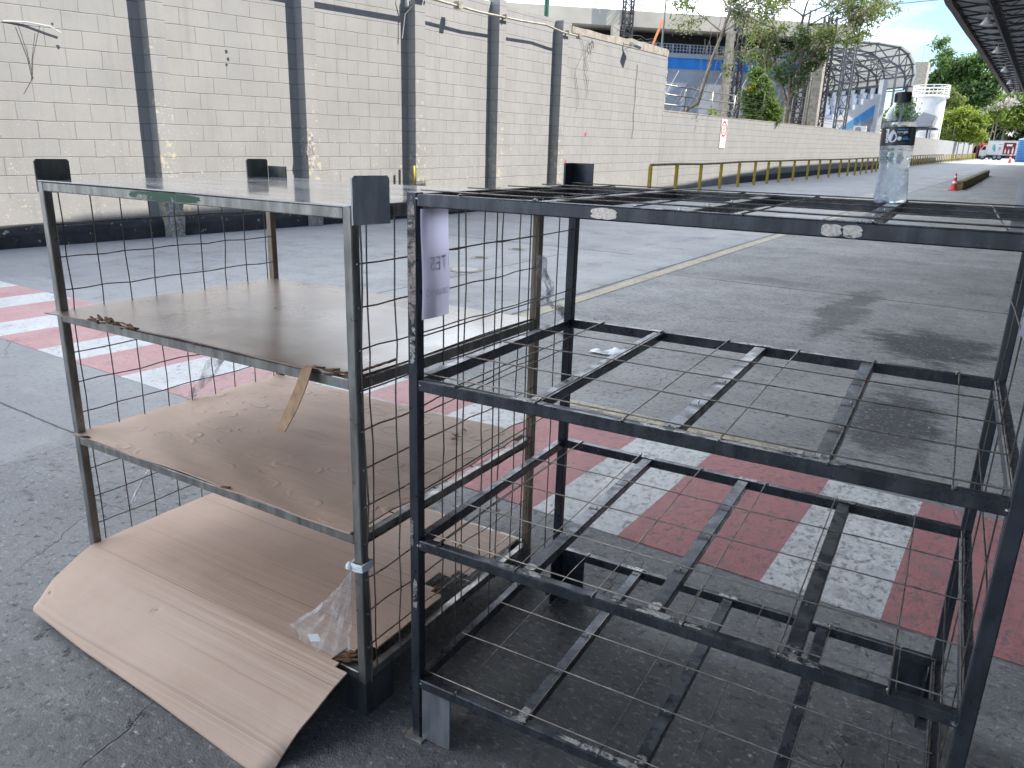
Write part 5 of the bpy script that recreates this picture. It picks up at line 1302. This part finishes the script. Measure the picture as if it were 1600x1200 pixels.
    # dense bush on the wall
    tree('dense_bush', 'dense green broadleaf bush with yellow leaves behind the low wall', -10.75, 35.0, [(-.05, .1, 3.95, .42), (-.30, 0, 3.45, .42), (.28, .1, 3.5, .45), (.0, .0, 3.0, .55), (.45, .2, 2.9, .5), (-.2, .1, 4.35, .26), (.1, .1, 2.6, .6), (.65, .2, 2.6, .4)], 7200, .085, 'leaf_mango', 17, cat='bush', clump=.10, per=22,
         extra=[('yellow_leaves', [(-.22, -.25, 3.75, .14), (.0, -.3, 3.5, .08)], 90, .075, 'leaf_yellow', .05), ('fine_leaves', [(.55, .1, 3.2, .4), (.35, .1, 2.6, .5), (.7, .2, 2.7, .4)], 2600, .035, 'leaf_lime', .12)])
    tree('wall_seedling', 'small bright seedling growing on top of the low wall', -9.95, 27.3, [(0, 0, 2.5, .13), (.1, .35, 2.47, .1)], 90, .06, 'leaf_bright', 3, cat='plant', clump=.05, per=10)
    # far trees
    K = 1.0
    tree('broadleaf_tree', 'big dark green tree with pointed top beside the canopy roof', -12.4, 132, [(.2, 0, 9.0, 3.0), (-2.2, 0, 9.4, 1.7), (2.6, 0, 9.6, 2.2), (-1.4, 0, 12.2, 1.9), (1.2, 0, 12.4, 2.0), (-2.4, 0, 14.3, 1.0), (-2.8, .2, 15.8, .7), (2.8, 0, 13.3, 1.3), (3.6, 0, 8.6, 1.6), (-.4, 0, 6.6, 2.2), (2.0, 0, 6.6, 1.8), (-3.6, 0, 10.8, 1.2), (4.4, 0, 10.6, 1.9), (-3.8, 0, 8.2, 1.2)], 16000, .34, 'leaf_dark', 5, clump=.42, per=24)
    tree('hedge_tree', 'bright yellow green tree mass above the wall left of the trucks', -10.9, 118, [(-1.6, 0, 3.4, 1.5), (.2, 0, 3.7, 1.6), (2.0, 0, 4.2, 1.7), (-.6, 0, 5.2, 1.2), (1.4, .2, 5.6, 1.3), (3.0, 0, 3.2, 1.2), (-2.6, 0, 4.6, 1.1), (3.0, 0, 5.2, .9)], 8500, .22, 'leaf_bright', 8, clump=.32, per=24, droop=.2)
    tree('lime_tree', 'sunlit lime green spreading tree above the white truck', -7.0, 172, [(0, 0, 8.2, 3.0), (-3.6, 0, 7.8, 2.2), (3.4, 0, 7.2, 2.6), (6.4, 0, 6.0, 2.4), (1.6, 0, 9.8, 2.0), (-1.8, 0, 10.2, 1.6), (-5.0, 0, 6.0, 1.4), (9, 0, 7, 2.4)], 13500, .36, 'leaf_lime', 12, clump=.5, per=24)
    tree('shade_tree', 'deep green shaded tree standing right behind the trucks', -4.5, 180, [(-7, 0, 1.8, 1.9), (-4, 0, 1.8, 2.0), (-1, 0, 1.8, 2.2), (2, 0, 2, 2.2), (5, 0, 2, 2.3), (-6, 2, 3.6, 3.0), (-2, 2, 4.0, 3.4), (3, 2, 4.0, 3.4), (8, 2, 4.0, 3.4), (-9, 2, 4, 2.6), (12, 2, 5, 3.5), (-4, 2, 7, 2.5), (6, 2, 8, 3)], 15000, .5, 'leaf_deep', 15, clump=.6, per=24)
    tree('flowering_tree', 'pale pink flowering tree between the dark tree and the lime tree', -9.4, 150, [(0, 0, 7.3, 1.1), (1.6, 0, 7.9, .9), (-1.2, 0, 6.4, .8), (3.4, 0, 8.6, .9)], 1300, .20, 'blossom', 19, clump=.3, per=18, extra=[('green_leaves', [(0, 0, 6.8, 1.3), (1.8, 0, 7.4, 1.1)], 900, .2, 'leaf_lime', .35)])
    tree('small_tree', 'small dark tree seen between the grandstand and the white tank', -13.6, 96, [(0, 0, 5.2, 1.4), (-1.2, 0, 4.2, 1.2), (.8, 0, 4.0, 1.2), (.2, 0, 6.3, .8)], 3600, .20, 'leaf_dark', 21, clump=.26, per=22)
    tree('young_tree', 'pale olive tree just behind the white tank and its railing', -14.0, 126, [(0, 0, 6.5, 1.8), (2.2, 0, 7.2, 1.6), (1.4, 0, 8.6, 1.1), (-1.6, 0, 5.6, 1.5), (3.2, 0, 5.4, 1.6)], 4800, .22, 'leaf_olive', 25, clump=.32, per=22)
    tree('far_tree', 'dark far tree closing the view at the right edge above the blue tank', 3.5, 200, [(0, 0, 9, 4), (5, 0, 10, 4), (-5, 0, 11, 3.4), (9, 0, 8, 5)], 5200, .6, 'leaf_dark', 28, clump=.7, per=22)
    # slim pale trunks near the end of the wall
    t = rthing('slim_trunks_tree', 'cluster of slim pale trunks at the far end of the low wall', 'tree', -8.7, 150); mb = MB(); q = random.Random(4)
    for k in range(5): x = -1.2 + .62 * k; limb(mb, [(x, 0, 0), (x + q.uniform(-.1, .2), 0, 3), (x + q.uniform(0, .5), 0, 6.2)], .12, .08, 6)
    mb.build('trunk', 'bark_pale', t)
    V, F = leaves([(-.5, 0, 6.4, 1.1), (.8, 0, 6.6, 1.2)], 1400, .22, 6, .35, 20); MB().add(V, F).build('crown', 'leaf_lime', t)
vegetation()

# ------------------------------------------------------------------ canopy over the yard
def canopy():
    U0, U1, Y0, Y1, H = -4.45, 9.5, -9.0, 101.0, 7.28
    t = rthing('yard_canopy', 'long canopy roof with dark trusses and rusty gutter at upper right', 'canopy', 0, 0)
    def hz(x): return H + .085 * (x - U0)
    mb = MB(); n = int((Y1 - Y0) / .55)
    def edge(y): return U0 + float(np.interp(y, [8.2, 11.2, 14.7, 27, 39], [-.68, -.28, .31, .39, .04]))  # unseen near edge is bent so its shadow meets the wall foot
    V = []; xs = 2
    for i in range(n + 1):
        y = Y0 + (Y1 - Y0) * i / n; dz = GR * max(0, y - S0) + .018 * (i % 2); e = edge(y)
        V += [(e, y, hz(e) + dz), (U1, y, hz(U1) + dz), (U1, y, hz(U1) + dz + .03), (e, y, hz(e) + dz + .03)]
    F = [(0, 1, 2, 3), tuple(4 * n + k for k in (3, 2, 1, 0))] + [(4 * i + k, 4 * i + 4 + k, 4 * i + 4 + (k + 1) % 4, 4 * i + (k + 1) % 4) for i in range(n) for k in range(4)]
    mb.add(V, F); mb.build('roof_sheet', 'roof_sheet', t)
    q = random.Random(3); m = 44; V = []; prof = [(-.12, -.20), (.16, -.22), (.18, .10), (-.12, .10)]
    for i in range(m + 1):
        y = Y0 + (Y1 - Y0) * i / m; e = edge(y) + q.uniform(-.02, .02); dz = GR * max(0, y - S0) + q.uniform(-.02, .02)
        for a, b in prof: V.append((e + a, y, H + b + dz))
    MB().add(V, [(0, 1, 2, 3), tuple(4 * m + k for k in (3, 2, 1, 0))] + [(4 * i + k, 4 * i + 4 + k, 4 * i + 4 + (k + 1) % 4, 4 * i + (k + 1) % 4) for i in range(m) for k in range(4)]).build('gutter', 'gutter', t)
    y = -7.0
    while y < Y1 - .5:
        dz = GR * max(0, y - S0); m = MB(); a, b = -4.30, U1
        m.bar((a, y, hz(a) - .07 + dz), (b, y, hz(b) - .07 + dz), .06, .08)
        if y > 30:
            k = 0; x = a; step = 1.05
            bx = lambda x: hz(x) - .62 * math.sin(min(1, (x - a) / 3.0) * PI / 2) - .10
            while x + step < 5.5:
                m.bar((x, y, bx(x) + dz), (x + step, y, bx(x + step) + dz), .05, .06)
                p, r_ = ((x, hz(x) - .09), (x + step, bx(x + step))) if k % 2 else ((x, bx(x)), (x + step, hz(x + step) - .09))
                m.bar((p[0], y, p[1] + dz), (r_[0], y, r_[1] + dz), .028, .028, (0, 1, 0)); x += step; k += 1
        else:
            m.bar((a, y, hz(a) - .45 + dz), (b, y, hz(b) - .7 + dz), .05, .06)
        m.build('roof_truss', 'truss', t); y += 2.55 if y > 28 else 5.0
    m = MB(); y = 30.0
    for x, z in ((-2.72, 6.62), (-2.72, 7.18), (-1.6, 6.72), (.6, 6.9)): m.bar((x, 30, z + GR * (30 - S0)), (x, Y1 - .6, z + GR * (Y1 - .6 - S0)), .09, .10)
    while y < Y1 - 1.2:
        d0, d1 = GR * (y - S0), GR * (y + 1.2 - S0); m.bar((-2.72, y, 6.62 + d0), (-2.72, y + .6, 7.18 + d0), .05, .05); m.bar((-2.72, y + .6, 7.18 + d0), (-2.72, y + 1.2, 6.62 + d1), .05, .05); y += 1.2
    m.build('long_girder', 'truss', t)
    m = MB(); m.bar((-1.9, 66, 6.75), (4, 66, 6.9), .2, .30); m.bar((-1.9, 68.4, 6.75), (4, 68.4, 6.9), .2, .30); m.build('rusty_beams', 'orange_rust', t)
    for y in (-6, 10, 26, 42, 58, 74, 90): MB().box(8.9, 9.2, y - .15, y + .15, -.1, hz(9) - .02 + GR * max(0, y - S0)).build('column', 'truss', t)
    MB().box(U1 + .02, U1 + .3, Y0, Y1, -.3, hz(U1) + 1.2).build('light_blocking_wall', 'ink_grey', t)  # unseen wall added to block low sky light from the right
    names = ['first', 'second', 'third', 'fourth', 'fifth', 'sixth']
    for i, y in enumerate((38.6, 49.5, 61.0, 72.6, 84.4, 95.0)):
        u = -2.95 - .10 * i * .9
        L = rthing('hanging_lamp', 'white dome lamp under the canopy roof, ' + names[i] + ' of the row counted from the nearest', 'lamp', u, y, 6.30, 0, 'dome lamps under the canopy')
        MB().lathe([(.03, .24), (.08, .22), (.10, .14), (.19, .03), (.235, -.06), (.22, -.06), (.17, .02)], 28, cap=False).build('dome', 'lamp_white', L)
        MB().tube([(0, 0, .22), (0, 0, .50)], .022, 8).build('stem', 'galv', L); MB().lathe([(.02, -.10), (.05, -.07), (.055, -.01), (.03, .06)], 14).build('bulb', 'white_label', L)
canopy()

# ------------------------------------------------------------------ vehicles and tank far down the road
def wheel(root, x, y, z, r, w, name='wheel'):
    m = MB(); m.lathe([(r * .6, -w / 2), (r * .94, -w / 2), (r, -w / 2 + .04), (r, w / 2 - .04), (r * .94, w / 2), (r * .6, w / 2)], 28); m.v = [(a + x, c + y, b + z) for a, b, c in m.v]
    o = m.build('wheel', 'tyre', root); m = MB(); m.lathe([(.02, -w / 2 - .01), (r * .58, -w / 2 - .005), (r * .58, w / 2 + .005), (.02, w / 2 + .01)], 20); m.v = [(a + x, c + y, b + z) for a, b, c in m.v]; m.build('rim', 'galv', o)
def facing(u, s): return math.atan2(u, s)
def white_truck():
    u, s = -5.35, 141; t = rthing('box_truck', 'white box truck with maroon poster panel and green logo on its side', 'truck', u, s, 0, facing(u, s) + R(2))
    # local x to the right along the visible side, y away from the camera
    L0, L1 = -2.45, 2.15
    MB().box(L0 + .35, L1, 0, 2.1, .72, 2.82).build('cargo_box', 'white_paint', t)
    m = MB(); 
    for z in (.72, 2.80): m.box(L0 + .33, L1 + .02, -.02, .0, z - .05, z + .04)
    m.build('box_trim', 'galv', t)
    m = MB(); m.prism([(-3.05, .55), (-2.12, .55), (-2.12, 2.1), (-2.55, 2.1), (-2.95, 1.55), (-3.08, 1.35)], 1, .1, 1.95); m.build('cab', 'white_paint', t)
    MB().prism([(-2.90, 1.42), (-2.30, 1.42), (-2.30, 1.95), (-2.58, 1.95)], 1, .085, .1).build('window', 'glass_dark', t)
    MB().box(-3.1, -2.95, .12, 1.93, .42, .72).build('bumper', 'ink_grey', t)
    MB().box(-2.1, 2.1, .3, 1.8, .48, .70).build('chassis', 'tyre', t)
    MB().box(.4, 1.9, .05, .15, .36, .60).build('side_guard', 'maroon', t)
    for x in (-2.55, -.95, -.35): wheel(t, x, .28, .42, .42, .28); 
    wheel(t, 1.95, .28, .42, .42, .28)
    m = MB(); m.box(-.02, 1.52, -.035, -.005, .86, 2.52); p = m.build('poster', 'maroon', t)
    m = MB()
    for x, w, h in ((.28, .18, .5), (.72, .2, .42), (1.22, .2, .7)): m.box(x - w / 2, x + w / 2, -.045, -.036, .98, .98 + h); m.box(x - w / 5, x + w / 5, -.045, -.036, .98 + h, 1.18 + h)
    m.box(.34, 1.08, -.045, -.036, 2.02, 2.32); m.build('poster_print', 'sign_white', p)
    MB().box(.34, 1.08, -.045, -.036, 2.34, 2.42).build('poster_band', 'cap_black', p)
    m = MB(); V = [(-1.28 + .17 * math.sin(a) * (1 + .3 * math.cos(a)), -.008, 1.80 + .46 * math.cos(a)) for a in [2 * PI * k / 20 for k in range(20)]]; m.add(V, [tuple(range(20))]); m.build('green_logo', 'ink_green', t)
    m = MB(); V = [(-1.10 + .10 * math.sin(a), -.010, 1.52 + .34 * math.cos(a)) for a in [2 * PI * k / 20 for k in range(20)]]; m.add(V, [tuple(range(20))]); m.build('blue_logo', 'ink_blue', t)
    m = MB(); V = [(-.50 + .19 * math.sin(a), -.008, 1.68 + .26 * math.cos(a)) for a in [2 * PI * k / 20 for k in range(20)]]; m.add(V, [tuple(range(20))]); m.build('pink_logo', 'ink_pink', t)
    MB().box(-.70, -.22, -.010, -.004, 2.22, 2.30).build('small_print', 'ink_blue', t)
white_truck()
def red_truck():
    u, s = -8.05, 150; t = rthing('red_truck', 'red truck cab facing the camera at the end of the wall', 'truck', u, s, 0, facing(u, s) + R(-14))
    # rounded-front cab
    m = MB(); m.prism([(0, .55), (-.28, .62), (-.34, 1.25), (-.20, 1.45), (.05, 2.25), (.25, 2.42), (2.2, 2.45), (2.2, .55)], 0, -.95, .95); m.build('cab', 'red_paint', t)
    m = MB(); m.prism([(-.205, 1.48), (.035, 2.20), (.055, 2.19), (-.18, 1.47)], 0, -.80, .80); m.build('windscreen', 'glass_dark', t)
    m = MB(); m.box(-.55, .55, -.365, -.33, .80, 1.18); m.build('grille', 'cap_black', t); MB().box(-.26, .26, -.372, -.366, 1.26, 1.36).build('badge', 'sign_white', t)
    MB().box(-1.0, 1.0, -.46, -.26, .34, .60).build('bumper', 'cap_black', t)
    for x in (-.74, .74): MB().lathe([(.03, -.02), (.14, -.015), (.14, .02)], 18).build('headlight', 'lamp_white', t).matrix_local = Matrix.Translation((x, -.36, .95)) @ Matrix.Rotation(R(90), 4, 'X')
    for x in (-1.08, 1.08): MB().box(x - .09, x + .09, -.1, .05, 1.45, 1.95).build('mirror', 'cap_black', t)
    for x in (-.82, .82):
        m = MB(); m.lathe([(.2, -.14), (.42, -.13), (.45, -.08), (.45, .08), (.42, .13), (.2, .14)], 24); m.v = [(c + x, a + .45, b + .45) for a, b, c in m.v]; m.build('wheel', 'tyre', t)
    MB().box(-.9, .9, 2.25, 5.5, .7, 2.35).build('cargo_bed', 'red_paint', t)
red_truck()
def tank():
    t = rthing('blue_tank', 'big round blue plastic tank at the right edge by the trucks', 'tank', -1.55, 124)
    pr = [(1.62, .0)]; 
    for k in range(9): pr += [(1.62, .18 + .28 * k), (1.66, .25 + .28 * k), (1.62, .32 + .28 * k)]
    pr += [(1.60, 2.85), (1.2, 3.02)]
    MB().lathe(pr, 48).build('tank_body', 'blue_tank', t); MB().lathe([(1.63, 2.78), (1.66, 2.80), (1.66, 2.88), (1.60, 2.90)], 48, cap=False).build('rim', 'pale_sheet', t); MB().lathe([(1.1, 3.0), (.3, 3.18), (.3, 3.24)], 32).build('lid', 'sky_blue_paint', t)
    cone(-3.35, 112, 'red and white traffic cone beside the big blue tank', 1.15)
tank()
